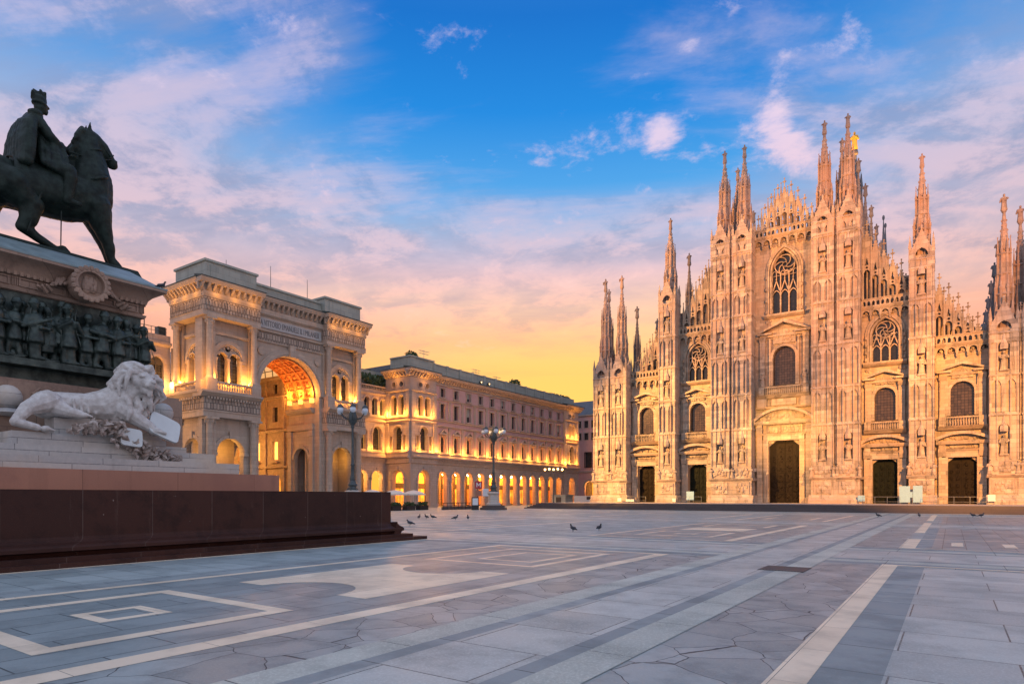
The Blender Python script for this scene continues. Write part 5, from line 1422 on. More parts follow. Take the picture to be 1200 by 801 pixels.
o = MB(PX); o.limb((-103.9,7.05,.35), (-103.3,7.08,.5), .09, .05, 6); o.limb((-102.6,7.04,.4), (-101.9,7.1,.42), .07, .07, 6); lumps(o, -104, -99.3, 7.0, 7.3, .3, 26, .16, 9)
o.build('rocky_ground', 'bronze_dk', bg_p)

# white marble lion lying on the base
lion = thing('lion_statue', (-2.6, -102, 4.2), 'white marble lion lying on the monument base with its paw on a flag tablet', 'lion statue')
l = MB()
l.chain([((-2.85,5.22,-103.25),.47),((-2.85,5.30,-102.6),.44),((-2.80,5.30,-102.0),.47),((-2.70,5.38,-101.35),.62),((-2.60,5.65,-100.95),.60),((-2.42,6.20,-100.55),.50)], 12)
l.ball(-2.62, 5.22, -103.2, .38, .44, .52, 12, 8); l.ball(-2.45, 5.2, -101.1, .3, .5, .42, 12, 8)
for k in range(5): l.limb((-2.42,5.55-.02*k,-101.75-.2*k), (-2.36,5.05,-101.65-.22*k), .05, .06, 6)          # ribs
# head turned to the square: brow, long muzzle, nose, jaw, ears
HD = Vector((.97,.16,-.14)).normalized(); HS = Vector((-.16,.97,0)).normalized(); HU = HS.cross(HD)*-1
if HU.z < 0: HU = -HU
HC = Vector((-2.12,-100.42,6.34))
def hp(f, sd, u): q = HC+HD*f+HS*sd+HU*u; return (q.x, q.z, q.y)
l.ball(*hp(0,0,0), .40, .42, .40, 14, 10)
l.limb(hp(.2,0,.05), hp(.52,0,-.06), .27, .20, 12); l.limb(hp(.22,0,-.27), hp(.46,0,-.33), .20, .13, 10)
l.ball(*hp(.66,0,.03), .11, .08, .11, 8, 6); l.ball(*hp(.52,0,-.42), .10, .14, .10, 8, 6)
for sg in (-1, 1):
    l.ball(*hp(.30,sg*.18,.20), .12, .07, .12, 8, 6); l.ball(*hp(.56,sg*.11,-.10), .12, .11, .12, 8, 6); l.ball(*hp(.1,sg*.34,.02), .14, .2, .14, 8, 6); l.ball(*hp(-.08,sg*.36,.34), .11, .13, .11, 8, 6)
l.limb(hp(.2,0,.30), hp(.56,0,.06), .10, .09, 8)
# mane, long wavy locks falling from the crown over neck and chest
R = random.Random(11)
for k in range(62):
    a_ = R.uniform(.95, 2*math.pi-.95); r0 = R.uniform(.32,.46)
    bk = R.uniform(-.42,.12)
    st_ = HC+HD*bk+HS*(r0*math.sin(a_))+HU*(r0*math.cos(a_)*-1+.10)
    fall = R.uniform(.5,.95); out = HS*math.sin(a_)*R.uniform(.22,.42)+HU*(-math.cos(a_))*.2-HD*R.uniform(0,.25)
    p1 = st_+out*.8+Vector((0,0,-.10*fall)); p2 = st_+out*1.2+Vector((R.uniform(-.08,.08),R.uniform(-.08,.08),-.5*fall)); p3 = st_+out*.95+Vector((R.uniform(-.1,.1),R.uniform(-.1,.1),-.92*fall))
    w0 = R.uniform(.075,.115)
    l.chain([((q.x,q.z,q.y),w_) for q, w_ in ((st_,w0),(p1,w0*1.05),(p2,w0*.9),(p3,w0*.35))], 7)
for k in range(40):
    y = R.uniform(-101.25,-100.1); x = -2.45+R.uniform(-.2,.5); z = R.uniform(5.35,6.0)
    l.chain([((x,z,y),.12),((x+.1,z-.25,y+R.uniform(-.08,.08)),.11),((x+.06,z-.52,y+R.uniform(-.12,.12)),.05)], 7)
for k in range(16):
    t_ = k/15; q = HC+HS*(-.5+t_)*.8+HU*(.40+.12*math.sin(t_*math.pi))-HD*.1
    l.chain([((q.x,q.z,q.y),.10),(( q.x-.28,q.z+.16,q.y-.1),.12),((q.x-.62,q.z-.06,q.y-.22),.10)], 7)
# fore legs and paws with toes
def paw(x, z, y, r, dx, dy):
    l.ball(x, z, y, r*1.1, r*.75, r*1.1, 10, 6)
    for i in range(4):
        o_ = (i-1.5)*r*.5; l.limb((x+dx*r*.5-dy*o_, z, y+dy*r*.5+dx*o_), (x+dx*r*1.35-dy*o_, z-r*.25, y+dy*r*1.35+dx*o_), r*.36, r*.27, 6)
l.chain([((-2.28,5.25,-101.0),.38),((-2.0,4.92,-100.62),.26),((-1.80,4.62,-100.22),.19)], 10); paw(-1.74, 4.5, -100.1, .22, .35, .93)
l.chain([((-2.95,5.3,-100.9),.36),((-2.7,5.05,-100.25),.24),((-2.45,4.98,-99.75),.17)], 10); paw(-2.4, 4.9, -99.65, .2, .2, .98)
# hind legs
l.chain([((-2.5,5.30,-103.3),.40),((-2.25,4.98,-103.95),.23),((-2.12,4.50,-104.32),.15),((-2.05,4.36,-103.75),.12)], 10); paw(-2.05, 4.33, -103.5, .15, .05, 1)
l.chain([((-2.5,5.15,-103.1),.34),((-2.2,4.98,-102.75),.2),((-2.1,4.93,-102.45),.14)], 10); paw(-2.08, 4.9, -102.35, .15, .05, 1)
lo = l.build('lion_body', 'lion', lion); remesh(lo, .020, 0)
def slab(name, c, u, v, a, b_, th, mat):
    c, u, v = Vector(c), Vector(u).normalized(), Vector(v).normalized(); n_ = u.cross(v)
    q = MB(); pts = []
    for k in (-1, 1):
        for i in range(16):
            t = 2*math.pi*i/16; ex = .35
            x = math.copysign(abs(math.cos(t))**ex, math.cos(t))*a; y = math.copysign(abs(math.sin(t))**ex, math.sin(t))*b_
            pts.append(tuple(c+u*x+v*y+n_*k*th/2))
    q.add(pts, [tuple(range(15,-1,-1)), tuple(range(16,32))]+[(i,(i+1)%16,(i+1)%16+16,i+16) for i in range(16)], True)
    return q.build(name, mat, lion)
slab('tablet', (-1.72, -99.78, 4.68), (.25,.85,-.42), (-.42,.34,.80), .55, .50, .09, 'tablet')
slab('tablet', (-1.75, -100.95, 4.22), (.1,.9,-.1), (-.25,.1,.9), .36, .34, .09, 'tablet')
R = random.Random(21); g = MB()
path = [(-102.9,4.35),(-102.2,4.55),(-101.7,4.45),(-101.2,4.55),(-101.4,4.1),(-100.8,3.95),(-100.5,3.85),(-100.1,3.65),(-99.6,3.5),(-99.2,3.42)]
for k in range(230):
    i = R.randrange(len(path)-1); u = R.random(); y = path[i][0]*(1-u)+path[i+1][0]*u+R.gauss(0,.12); z = path[i][1]*(1-u)+path[i+1][1]*u+R.gauss(0,.12)
    x = -1.88+R.uniform(-.15,.22)
    c = Vector((x,y,max(z,3.46))); d_ = Vector((R.uniform(-.2,1),R.uniform(-1,1),R.uniform(-1,.8))).normalized(); sd = d_.orthogonal().normalized(); up = d_.cross(sd); L = R.uniform(.17,.33)
    pts = [c-d_*L*.5, c+sd*L*.45+up*.03, c+d_*L*.8, c-sd*L*.45+up*.03, c+up*.07, c-up*.03]
    g.add([tuple(q) for q in pts], [(0,1,4),(1,2,4),(2,3,4),(3,0,4),(1,0,5),(2,1,5),(3,2,5),(0,3,5)], True)
g.build('oak_garland', 'garland', lion, False)

q = MB()
def loft(mb, prof, xf, ye):
    pts = []; n_ = len(prof)
    for off, z in prof: pts += [(-16-xf-off,z,-203.4-ye-off),(xf+off,z,-203.4-ye-off),(xf+off,z,ye+off),(-16-xf-off,z,ye+off)]
    mb.add(pts, [(4*i+k,4*i+(k+1)%4,4*i+4+(k+1)%4,4*i+4+k) for i in range(n_-1) for k in range(4)])
loft(q, [(-.2,9.45),(.12,9.47),(.16,9.58),(.0,9.62)], -5.0, -99.1); loft(q, [(0,9.98),(.16,10.04),(.2,10.18),(.34,10.34),(.56,10.48),(.72,10.56),(.72,10.66),(-.3,10.664)], -5.0, -99.1)
q.build('cornice', 'ped_stone', mon)

# bronze horse and rider
eq = thing('equestrian_statue', (-8, -101, 11.75), 'dark green bronze statue of a crowned rider on horseback on top of the monument', 'statue')
b = MB(); b.add([(-9.2,-104.6,11.752),(-6.8,-104.6,11.752),(-6.8,-98.2,11.752),(-9.2,-98.2,11.752),(-9.05,-104.4,12.05),(-6.95,-104.4,12.05),(-6.95,-98.3,12.05),(-9.05,-98.3,12.05)], [(0,1,5,4),(1,2,6,5),(2,3,7,6),(3,0,4,7),(4,5,6,7)], True)
lumps(b, -8.6, -7.4, 11.95, 12.2, -101.5, 8, .2, 3); b.build('statue_base', 'bronze', eq, False)
h = MB()
def T(*p): return [((x,z,y),r) for x,y,z,r in p]
h.chain(T((-8,-103.25,14.50,.90),(-8,-102.5,14.52,.88),(-8,-101.6,14.55,.88),(-8,-100.7,14.70,.94),(-8,-100.0,14.95,.95)), 16)
h.ball(-8, 14.52, -103.1, .98, .98, .92, 14, 10)
h.chain(T((-8,-99.85,15.0,.92),(-8,-99.78,15.75,.86),(-8,-99.78,16.5,.66),(-8,-99.86,17.15,.50),(-8,-99.78,17.6,.40)), 14)
h.ball(-8, 14.75, -99.6, .72, .75, .62, 12, 8)
for s in (-1, 1): h.ball(-8+s*.38, 14.75, -99.62, .42, .6, .45, 10, 8)
# head: long face, cheek, nostril, lips, ears
h.chain(T((-8,-99.72,17.62,.38),(-8,-99.35,17.42,.32),(-8,-99.02,17.06,.23),(-8,-98.88,16.9,.21)), 12)
h.ball(-8, 17.28, -99.60, .30, .38, .36, 12, 8); h.ball(-8, 16.80, -98.95, .17, .12, .16, 8, 6)
for s in (-1, 1):
    h.ball(-8+s*.14, 17.0, -98.80, .08, .09, .08, 8, 6); h.ball(-8+s*.27, 17.55, -99.50, .07, .08, .11, 8, 6)
    h.limb((-8+s*.17,17.92,-99.88), (-8+s*.2,18.25,-99.86), .11, .03, 8)
# mane along the crest
R = random.Random(4)
for k in range(26):
    u = k/25; y = -99.95-.45*math.sin(u*1.6)-.02; z = 17.95-u*2.0
    h.limb((-8+R.uniform(-.1,.22),z,y-.12), (-8+R.uniform(-.05,.4),z-.32,y-.30-R.uniform(0,.15)), .13, .05, 6)
for k in range(5): h.limb((-8,17.95,-99.75), (-8+R.uniform(-.1,.2),17.72-.05*k,-99.45), .08, .03, 6)
# fore legs, hind legs, hooves
def leg(pts, hx, hy, hz):
    h.chain(T(*pts), 12); h.limb((hx,hz+.16,hy-.04), (hx,hz,hy+.05), .20, .25, 10)
leg([(-7.55,-99.75,14.6,.60),(-7.52,-99.55,13.9,.43),(-7.5,-99.32,13.2,.26),(-7.5,-99.25,13.0,.25),(-7.5,-99.18,12.55,.17),(-7.5,-99.02,12.3,.19)], -7.5, -98.95, 12.14)
leg([(-8.45,-99.5,14.6,.58),(-8.5,-99.15,13.9,.40),(-8.5,-98.9,13.2,.25),(-8.5,-98.78,12.6,.17),(-8.5,-98.62,12.3,.19)], -8.5, -98.52, 12.14)
leg([(-7.45,-102.75,14.3,.72),(-7.35,-102.15,13.75,.44),(-7.35,-102.25,13.1,.32),(-7.38,-102.42,12.8,.24),(-7.4,-101.9,12.5,.18),(-7.4,-101.4,12.28,.16),(-7.4,-101.2,12.2,.18)], -7.4, -101.0, 12.14)
leg([(-8.55,-103.2,14.3,.78),(-8.62,-103.25,13.6,.5),(-8.62,-103.6,13.0,.32),(-8.62,-103.3,12.6,.2),(-8.6,-102.85,12.38,.17),(-8.6,-102.65,12.28,.18)], -8.6, -102.5, 12.14)
h.chain(T((-8,-103.95,15.0,.25),(-8,-104.45,14.8,.3),(-8,-104.6,14.3,.32),(-8,-104.5,13.4,.16)), 10)
ho = h.build('horse', 'bronze', eq); remesh(ho, .05, 2, (2.5, .02))
# tack: blanket, girth, breast strap, bridle and reins
k = MB()
for i in range(10):
    y0 = -102.45+i*.17
    for j in range(11):
        pass
pts = []; nx, ny = 13, 10
for i in range(ny+1):
    y = -102.75+i*.185
    for j in range(nx+1):
        t = -2.1+4.2*j/nx; rr = 1.01+.03*math.sin(i*2+j); zc_ = 14.52+.016*i; pts.append((-8+rr*math.sin(t), y+.04*math.sin(j*1.7), zc_+rr*math.cos(t) if abs(t) < 1.6 else zc_+rr*math.cos(1.6)-(abs(t)-1.6)*1.25))
k.add(pts, [(i*(nx+1)+j,i*(nx+1)+j+1,(i+1)*(nx+1)+j+1,(i+1)*(nx+1)+j) for i in range(ny) for j in range(nx)], True)
kb = k.build('saddle_cloth', 'bronze', eq); sm_ = kb.modifiers.new('thick', 'SOLIDIFY'); sm_.thickness = .07; sm_.offset = 1
k = MB()
def hoop(cx, cy, cz, rx, rz, tilt, r):
    P = [(cx+rx*math.cos(t), cz+rz*math.sin(t), cy+tilt*math.sin(t)) for t in [2*math.pi*i/20 for i in range(21)]]
    for p, q in zip(P, P[1:]): k.limb(p, q, r, r, 6)
hoop(-8, -99.78, 15.7, .93, .3, .55, .06); k.build('breast_strap', 'bronze', eq); k = MB()
hoop(-8, -99.80, 17.0, .55, .2, .42, .04); k.build('neck_strap', 'bronze', eq); k = MB()
hoop(-8, -99.06, 17.08, .27, .2, .16, .035)
for s in (-1, 1): k.limb((-8+s*.27,17.08,-99.06), (-8+s*.28,17.75,-99.75), .035, .035, 6)
k.build('bridle', 'bronze', eq)
for s in (-1, 1): k = MB(); k.chain([((-8+s*.22,16.98,-99.05),.03),((-8+s*.55,16.55,-99.85),.03),((-8+s*.25,16.6,-100.78),.03)], 6); k.build('rein', 'bronze', eq)
k = MB(); k.limb((-7.1,13.75,-101.2), (-7.1,12.25,-101.22), .025, .02, 6); k.build('support_rod', 'bronze', eq)
k = MB(); k.limb((-7.0,14.3,-101.9), (-7.1,12.55,-102.35), .05, .025, 6); k.build('sabre', 'bronze', eq)
p = MB()
# rider: torso in a long coat, plumed helmet crown, cloak on his back, arms to the reins, legs in the stirrups
p.chain(T((-8,-101.45,15.5,.62),(-8,-101.55,16.3,.52),(-8,-101.72,16.95,.56),(-8,-101.84,17.3,.42)), 14)
p.ball(-8, 16.85, -101.45, .46, .46, .32, 12, 8)
p.limb((-7.5,17.40,-101.92), (-8.5,17.40,-101.86), .24, .24, 10)
p.limb((-8,17.4,-101.84), (-8,17.85,-101.68), .18, .16, 10)
p.ball(-8, 18.06, -101.62, .205, .28, .24, 12, 10); p.limb((-8,18.06,-101.42), (-8,18.0,-101.36), .045, .05, 6); p.ball(-8, 17.90, -101.43, .12, .06, .09, 8, 6)
for s in (-1, 1): p.ball(-8+s*.2, 18.04, -101.62, .04, .07, .05, 6, 4)
p.lathe(-8, -101.66, [(.27,18.16),(.28,18.20),(.235,18.26),(.22,18.45),(.12,18.56)], 12); p.limb((-8,18.2,-101.46), (-8,18.17,-101.34), .10, .06, 6)
R = random.Random(8)
for i in range(11):
    u_ = i/10; p.limb((-8+R.uniform(-.08,.08),18.42-.1*abs(u_-.5),-101.86+.40*u_), (-8+R.uniform(-.1,.1),18.66+R.uniform(-.06,.16)-.2*(u_-.45)**2,-101.92+.46*u_), .09, .05, 6)
for j in range(7): p.chain(T((-8+R.uniform(.3,.6),-101.75+.11*j,16.6,.14),(-8+R.uniform(.7,.85),-101.8+.13*j,15.95,.17),(-8+1.0,-101.85+.15*j,15.45-.04*j,.11)), 7)
for s in (-1, 1):
    p.ball(-8+s*.58, 17.46, -101.98, .27, .17, .28, 8, 6)
    p.chain(T((-8+s*.6,-101.92,17.25,.21),(-8+s*.74,-101.55,16.7,.19),(-8+s*.62,-101.2,16.5,.17)), 10)
    p.chain(T((-8+s*.62,-101.2,16.5,.17),(-8+s*.40,-100.9,16.58,.12)), 10); p.ball(-8+s*.3, 16.6, -100.82, .12, .11, .14, 8, 6)
    for f in range(4): p.limb((-8+s*(.36-.05*f),16.62,-100.76), (-8+s*(.34-.05*f),16.50,-100.70), .045, .035, 5)
    p.chain(T((-8+s*.55,-101.35,15.5,.44),(-8+s*.95,-100.98,15.42,.33),(-8+s*1.0,-100.92,15.2,.28),(-8+s*.98,-100.98,14.7,.23),(-8+s*1.0,-101.02,14.3,.18)), 12)
    p.limb((-8+s*1.0,14.22,-101.05), (-8+s*1.03,14.22,-100.6), .15, .11, 8)
# cloak falling straight from the shoulders
for j in range(11):
    t = -1.25+2.5*j/10; c_ = math.cos(t)
    p.chain([((-8+.55*math.sin(t),17.42,-101.95-.06*c_),.17),((-8+.78*math.sin(t),16.9,-102.12-.2*c_),.24),((-8+.92*math.sin(t),16.3,-102.2-.25*c_),.25),((-8+1.0*math.sin(t),15.75,-102.24-.26*c_),.24),((-8+1.06*math.sin(t),15.3,-102.28-.28*c_),.2)], 8)
ro = p.build('rider', 'bronze', eq); remesh(ro, .04, 1, (3, .02))
for o in kids(eq):
    if not o.name.startswith('statue_base'): o.location.z -= .08

# ------------------------------------------------------------------ street lamps
def street_lamp(x, y, label):
    t = thing('street_lamp', (x, y, 0), label, 'street lamp', 'tall globe street lamps on the square')
    w = Fr((x,y,0), (1,0,0), (0,1,0)); p = MB(w)
    p.lathe(0, 0, [(2.1,0),(2.1,.35),(1.75,.36),(1.75,.7),(1.2,.72)], 8, math.pi/8); p.build('foot', 'step', t)
    p = MB(w); p.lathe(0, 0, [(1.15,.7),(1.1,1.0),(.85,1.15),(.78,2.3),(.95,2.45),(.95,2.65),(.6,2.8)], 8, math.pi/8); p.build('pedestal', 'white_stone', t)
    p = MB(w); p.lathe(0, 0, [(.5,2.8),(.42,3.2),(.55,3.4),(.30,3.9),(.36,4.1),(.24,4.6),(.19,5.6),(.26,5.7),(.17,5.9),(.14,10.0),(.24,10.1),(.2,10.3),(.55,10.8),(.62,11.2),(.42,11.7),(.3,12.0),(.34,12.4),(.12,12.6),(.05,13.1)], 14)
    for k in range(6): a = math.pi/3*k; p.limb((.25*math.cos(a),3.1,.25*math.sin(a)), (.62*math.cos(a),2.85,.62*math.sin(a)), .12, .08, 6)
    p.build('pole', 'iron', t)
    for k in range(6):
        a = math.pi/3*k+.35; c, s = math.cos(a), math.sin(a); p = MB(w)
        p.chain([((.5*c,11.0,.5*s),.07),((1.1*c,11.2,1.1*s),.05),((1.55*c,11.75,1.55*s),.05),((1.6*c,12.3,1.6*s),.05)], 6)
        p.lathe(1.6*c, 1.6*s, [(.08,12.3),(.36,12.28),(.3,12.42),(.05,12.65)], 10)
        ar = p.build('arm', 'iron', t)
        g = MB(w); g.ball(1.6*c, 11.98, 1.6*s, .36, .36, .36, 12, 8); g.build('globe', 'globe', ar)
    return t
street_lamp(-34.6, -61.7, 'tall street lamp with unlit white globes standing in front of the great arch')
street_lamp(-35.2, -33.2, 'tall street lamp with unlit globes on a stone pedestal before the pink palace')
t = thing('street_lamp', (-41.5, -4.7, 0), 'smaller street lamp with a bright row of lit globes near the cathedral corner', 'street lamp')
w = Fr((-41.5,-4.7,0), (.8,.6,0), (-.6,.8,0)); p = MB(w)
p.lathe(0, 0, [(.3,0),(.25,.8),(.12,1.0),(.09,6.9),(.2,7.0),(.06,7.6)], 10); p.limb((-1.7,7.0,0), (1.7,7.0,0), .06, .06, 6); p.build('pole', 'iron', t)
for k in range(5):
    g = MB(w); g.ball(-1.7+.85*k, 7.3+.12*(k%2), .15*(k%2), .2, .22, None, 10, 7); g.build('globe', 'warm_globe', t)
lamp('lamp_light', (-41.5, -4.7, 7.9), 500, (1,.66,.3), .4)

# ------------------------------------------------------------------ cafe, signs, boards near the palace
def parasol(x, y, r, label):
    t = thing('cafe_parasol', (x, y, 0), label, 'parasol', 'cream cafe parasols in front of the arcade')
    w = Fr((x,y,0), (1,0,0), (0,1,0))
    p = MB(w); p.lathe(0, 0, [(.35,0),(.35,.12),(.04,.14),(.03,2.95)], 8); p.build('pole', 'white', t)
    p = MB(w); n = 8; pts = [(0,3.05,0)]
    for ring_, (rr, zz) in enumerate(((.5,2.86),(1,2.45),(1,2.25))):
        for i in range(n): a = 2*math.pi*(i+.5)/n; pts.append((r*rr*math.cos(a), zz, r*rr*math.sin(a)))
    f = [(0,1+i,1+(i+1)%n) for i in range(n)]+[(1+k*n+i,1+k*n+(i+1)%n,1+(k+1)*n+(i+1)%n,1+(k+1)*n+i) for k in range(2) for i in range(n)]
    p.add(pts, f); c = p.build('canopy', 'cream', t, False); m_ = c.modifiers.new('thick', 'SOLIDIFY'); m_.thickness = .03
parasol(-46.5, -47.5, 1.9, 'cream cafe parasol at the left of the row, just past the granite wall end')
parasol(-46.5, -43.0, 2.0, 'cream cafe parasol in the middle of the row of three')
parasol(-46.8, -38.6, 2.0, 'cream cafe parasol at the right end of the row, nearest the street lamp')
def cafe_table(x, y, rot, label, label2):
    t = thing('cafe_table', (x, y, 0), label, 'table', 'cafe tables under the parasols'); w = Fr((x,y,0), (1,0,0), (0,1,0))
    p = MB(w); p.lathe(0, 0, [(.42,.72),(.42,.75)], 12); p.build('table_top', 'black', t)
    p = MB(w); p.lathe(0, 0, [(.25,0),(.25,.04),(.04,.06),(.04,.72)], 8); p.build('table_leg', 'black', t)
    for k in range(2):
        a = rot+k*math.pi; cx_, cy_ = x+.75*math.cos(a), y+.75*math.sin(a)
        c = thing('cafe_chair', (cx_, cy_, 0), label2+(' on its left' if k else ' on its right'), 'chair', 'dark cafe chairs under the parasols')
        w2 = Fr((cx_,cy_,0), (-math.sin(a),math.cos(a),0), (math.cos(a),math.sin(a),0))
        q = MB(w2); q.box(-.22,.22,.43,.48,-.22,.22); q.build('seat', 'black', c)
        q = MB(w2); q.box(-.22,.22,.55,.92,.2,.24); q.build('backrest', 'black', c)
        for sx in (-1, 1):
            for sy in (-1, 1): q = MB(w2); q.limb((sx*.19,0.02,sy*.19), (sx*.19,.44 if sy < 0 else .9,sy*.2), .02, .02, 5); q.build('leg', 'black', c)
for i, (x, y) in enumerate(((-45.4,-48.2),(-45.6,-45.4),(-45.4,-42.4),(-45.7,-39.6))):
    wd = ('under the leftmost parasol','between the left and middle parasols','under the middle parasol','under the rightmost parasol')[i]
    cafe_table(x, y, .9+i*.5, 'dark round cafe table '+wd, 'dark cafe chair at the table '+wd)
def planter(x, y, label):
    t = thing('planter', (x, y, 0), label, 'planter', 'black planters edging the cafe'); p = MB(); p.box(x-.45, x+.45, 0, .6, y-.9, y+.9); p.box(x-.5, x+.5, .6, .68, y-.95, y+.95); p.build('planter_box', 'black', t, False)
    R = random.Random(int(y*10)); q = MB()
    for _ in range(150):
        c = Vector((x+R.uniform(-.45,.45), y+R.uniform(-.9,.9), .75+R.uniform(-.05,.45))); e = Vector((R.uniform(-1,1),R.uniform(-1,1),R.uniform(-1,1))).normalized(); g_ = e.orthogonal()*.08
        q.add([tuple(c-e*.16), tuple(c+g_), tuple(c+e*.16), tuple(c-g_)], [(0,1,2,3)], True)
    q.build('foliage', 'leaf', t, False)
for i, y in enumerate((-48.8,-45.9,-43.0,-40.1)): planter(-43.6, y, ('black planter with low greenery nearest the granite wall','black planter, second from the granite wall','black planter in front of the middle parasol','black planter at the end near the metro railing')[i])
t = thing('metro_railing', (-41, -34, 0), 'low dark railing round the metro stairs beside the street lamp pedestal', 'railing')
p = MB(); 
for y in [-38.2+i*.9 for i in range(10)]: p.limb((-41,.02,y), (-41,1.05,y), .035, .035, 6)
p.build('post', 'black', t); p = MB(); p.limb((-41,1.05,-38.3), (-41,1.05,-30.0), .05, .05, 6); p.limb((-41,.6,-38.3), (-41,.6,-30.0), .03, .03, 6); p.build('rail', 'black', t)
p = MB(); p.box(-41.3, -41.05, 0, .5, -38.3, -30.0); p.build('kerb_wall', 'step', t, False)
FS = Fr((-39.5,-31.4,0), (.72,.69,0), (.69,-.72,0))
t = thing('metro_sign', (-39.5, -31.4, 0), 'red square metro sign with white letter M on a thin pole', 'sign')
p = MB(FS); p.lathe(0, 0, [(.06,0),(.06,4.6)], 8); p.build('pole', 'steel', t)
p = MB(FS); p.box(-.55,.55,3.3,4.5,.07,.17); p.build('sign_board', 'red', t, False)
p = MB(FS); M_ = [(-.36,3.55),(-.22,3.55),(-.22,4.0),(0,3.7),(.22,4.0),(.22,3.55),(.36,3.55),(.36,4.27),(.25,4.27),(0,3.92),(-.25,4.27),(-.36,4.27)]
p.plate(M_, [], .171, .19); p.build('letter_m', 'white', t, False)
p = MB(FS); p.box(-.5,.5,2.1,3.0,.07,.15); p.build('lower_board', 'pink_gran', t, False)
F2 = Fr((-38.7,-30.6,0), (.72,.69,0), (.69,-.72,0))
t = thing('street_sign', (-38.7, -30.6, 0), 'white square notice board on a pole right of the red metro sign', 'sign')
p = MB(F2); p.lathe(0, 0, [(.05,0),(.05,3.4)], 8); p.build('pole', 'steel', t); p = MB(F2); p.box(-.5,.5,2.1,3.3,.06,.12); p.build('sign_board', 'white', t, False)
F3 = Fr((-36.9,-35.6,0), (.72,.69,0), (.69,-.72,0))
t = thing('poster_totem', (-36.9, -35.6, 0), 'dark upright totem with a white poster at the lamp pedestal', 'sign')
p = MB(F3); p.box(-.55,.55,0,1.95,-.12,.12); p.box(-.6,.6,0,.12,-.2,.2); p.build('totem_frame', 'black', t, False); p = MB(F3); p.box(-.42,.42,.75,1.8,.121,.135); p.build('poster', 'white', t, False)
t = thing('stone_booth', (-44, 3, 0), 'low grey stone booth beside the cathedral forecourt steps', 'booth')
p = MB(); p.box(-45.6,-42.4,0,2.2,1.5,4.5); p.build('wall', 'parapet', t, False); p = MB(); p.box(-45.8,-42.2,2.2,2.4,1.3,4.7); p.build('roof', 'parapet', t, False)
p = MB(); p.box(-44.6,-43.4,.05,1.9,1.44,1.499); p.build('door', 'win_frame', t, False)
# white van parked beyond the booth
t = thing('parked_van', (-47.2, 19, 0), 'white van parked by the corner building beyond the stone booth', 'van')
FV = Fr((-47.2,19,0), (.88,.47,0), (.47,-.88,0)); p = MB(FV)
pf = [(-2.5,.45),(2.3,.45),(2.45,.7),(2.4,1.05),(1.75,1.25),(1.15,2.15),(-2.35,2.2),(-2.5,2.0)]
p.plate(pf, [], -.95, .95); p.build('body', 'white', t)
for a in (-1.55, 1.5):
    for d in (-.9, .72):
        q = MB(FV); q.plate(circ(a,.36,.36,16), [], d, d+.2); o = q.build('wheel', 'black', t); q = MB(FV); q.plate(circ(a,.36,.2,12), [], d-.02 if d < 0 else d+.2, d if d < 0 else d+.22); q.build('rim', 'steel', o)
p = MB(FV); p.plate([(.35,1.3),(1.62,1.3),(1.08,2.0),(.35,2.0)], [], .951, .965); p.build('side_window', 'win_pal', t, False)
p = MB(FV); p.add([(1.79,1.28,-.8),(1.79,1.28,.8),(1.22,2.08,.75),(1.22,2.08,-.75)], [(0,1,2,3)]); p.build('windscreen', 'win_pal', t, False)
for d in (-.75, .55): p = MB(FV); p.box(2.40,2.44,.75,.95,d,d+.2); p.build('headlight', 'globe', t, False)

# ------------------------------------------------------------------ boards and barriers on the forecourt
def board(x, y, w_, z0, z1, mat, label, name='info_board', grp=None):
    t = thing(name, (x, y, G0), label, 'board', grp); w = Fr((x,y,G0), (1,0,0), (0,-1,0))
    p = MB(w); p.box(-w_/2, w_/2, z0, z1, -.03, .03); p.build('panel', mat, t, False)
    for s in (-1, 1): p = MB(w); p.limb((s*w_*.4,0.02,-.05), (s*w_*.4,z0+.1,-.05), .03, .03, 6); p.box(s*w_*.4-.05, s*w_*.4+.05, 0, .03, -.3, .3); p.build('leg', 'steel', t)
board(17.15, -4.2, 1.35, .25, 2.6, 'blue', 'tall pale blue information panel, left one of the pair beside the buttress')
board(18.75, -4.2, 1.15, .25, 2.65, 'blue', 'tall pale blue information panel, right one of the pair beside the buttress')
board(17.95, -4.15, .35, .95, 1.75, 'blue', 'small pale blue panel joining the two tall information panels')
board(11.6, -3.8, .95, .4, 1.25, 'blue', 'small pale blue board left of the green door right of the centre')
board(27.2, -3.9, .85, .45, 1.35, 'white', 'small white board right of the far right door')
board(-14.4, -4.2, 1.3, .5, 1.95, 'blue', 'pale blue board standing before the green door left of centre')
board(-25.6, -4.2, 1.6, .15, .6, 'white', 'low white board in front of the leftmost door')
board(-27.6, -4.4, .75, .2, .8, 'white', 'little white board at the foot of the left corner buttress')
board(-17.2, -4.4, .6, .2, .75, 'white', 'little white board at the foot of the buttress between the left doors')
def barrier(x0, x1, y, label):
    t = thing('crowd_barrier', ((x0+x1)/2, y, G0), label, 'barrier', 'thin steel barriers before the cathedral doors'); w = Fr((0,y,G0), (1,0,0), (0,-1,0))
    p = MB(w); p.limb((x0,1.05,0), (x1,1.05,0), .025, .025, 6); p.limb((x0,.35,0), (x1,.35,0), .02, .02, 6); p.build('rail', 'steel', t)
    n = max(2, int((x1-x0)/1.4))
    for i in range(n+1): x = x0+(x1-x0)*i/n; p = MB(w); p.limb((x,.01,0), (x,1.05,0), .025, .025, 6); p.box(x-.03, x+.03, 0, .03, -.25, .25); p.build('post', 'steel', t)
barrier(21.2, 26.6, -5.0, 'thin steel barrier before the far right door')
barrier(11.9, 16.6, -5.0, 'thin steel barrier before the green door right of the centre')
barrier(19.4, 21.0, -5.0, 'short steel barrier between the two right doors')
barrier(-16.4, -12.2, -5.0, 'thin steel barrier before the green door left of the centre')
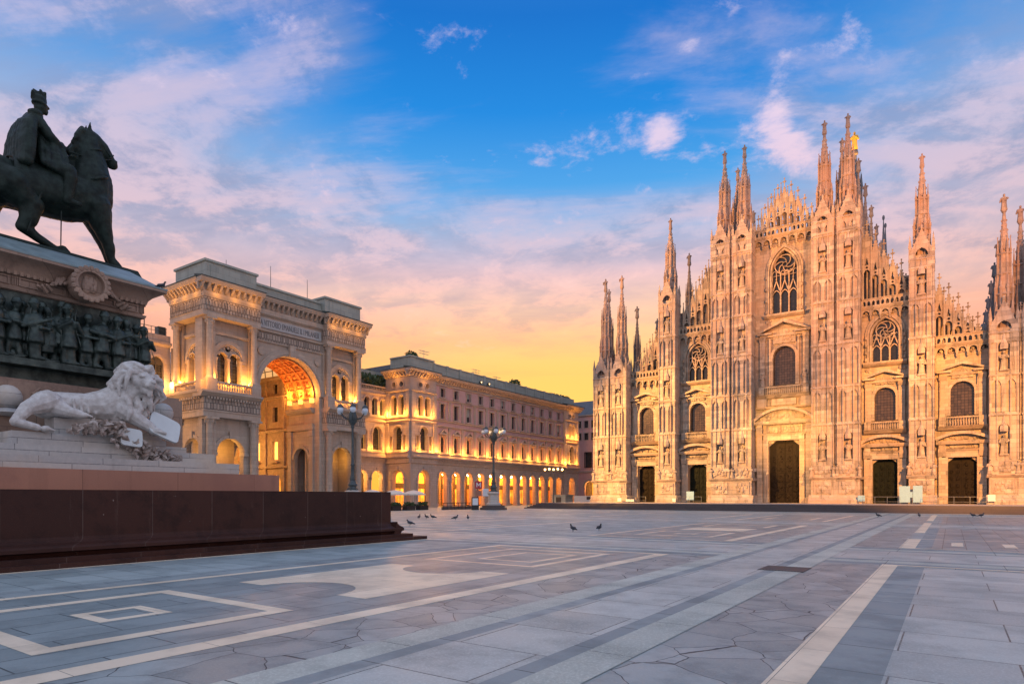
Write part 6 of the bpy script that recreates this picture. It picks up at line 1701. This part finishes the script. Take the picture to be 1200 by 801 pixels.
barrier(-26.6, -22.2, -5.0, 'thin steel barrier before the leftmost door')

# ------------------------------------------------------------------ pigeons
pg = MB(); pg.limb((0,.17,-.06), (0,.20,.08), .075, .07, 10); pg.limb((0,.22,.1), (0,.30,.14), .045, .036, 8); pg.ball(0, .325, .155, .036, .034, .042, 8, 6)
pg.limb((0,.32,.19), (0,.312,.225), .010, .004, 6); pg.limb((0,.16,-.1), (0,.12,-.26), .05, .028, 8)
for s in (-1, 1): pg.ball(s*.055, .185, -.02, .03, .055, .13, 8, 6); pg.limb((s*.03,.11,.0), (s*.03,.015,.01), .010, .008, 6); pg.limb((s*.03,.012,.01), (s*.03,.010,.05), .010, .006, 6)
p0 = pg.build('pigeon', 'pigeon'); remesh(p0, .009, 1)
PG = [(-17.2,-69.2,.4,'dark pigeon, left one of the three close together near the granite wall'),(-16.8,-68.6,1.4,'dark pigeon in the middle of the three close together near the granite wall'),
 (-16.2,-68.4,2.6,'dark pigeon, right one of the three close together near the granite wall'),(-13.2,-68.9,-.6,'dark pigeon, left of the pair in the middle of the square'),
 (-12.3,-68.2,.8,'dark pigeon, right of the pair in the middle of the square'),(-8.6,-79.3,2.0,'crouched pigeon alone just beyond the corner of the granite steps'),
 (4.5,-79.4,1.2,'grey pigeon on the pale paving line, left of the nearest two'),(5.3,-77.7,-2.2,'black pigeon standing right of the nearest two on the paving'),
 (20.1,-37.7,.3,'dark pigeon on the walkway before the right cathedral doors'),(24.5,-34.4,1.9,'left of two pigeons side by side at the far right'),(25.1,-34.2,-1.2,'right of two pigeons side by side at the far right'),(16.8,-40,2.2,'small pigeon on the paving left of the white line near the steps')]
z_p = WPOS[p0.name].z
for i, (x, y, r, lb) in enumerate(PG):
    o = p0 if i == 0 else p0.copy()
    if i: COL.objects.link(o)
    o.location = (x, y, z_p*1.25); o.rotation_euler = (0, 0, r); o.scale = (1.35,1.35,1.35); tag(o, lb, 'pigeon', 'pigeons on the square')
o = p0.copy(); COL.objects.link(o); o.scale = (1,1,1); o.location = (-4.5,-98.55,10.72); o.rotation_euler = (0,0,-.8); tag(o, 'pigeon perched on the corner of the monument cornice', 'pigeon', 'pigeons on the square')
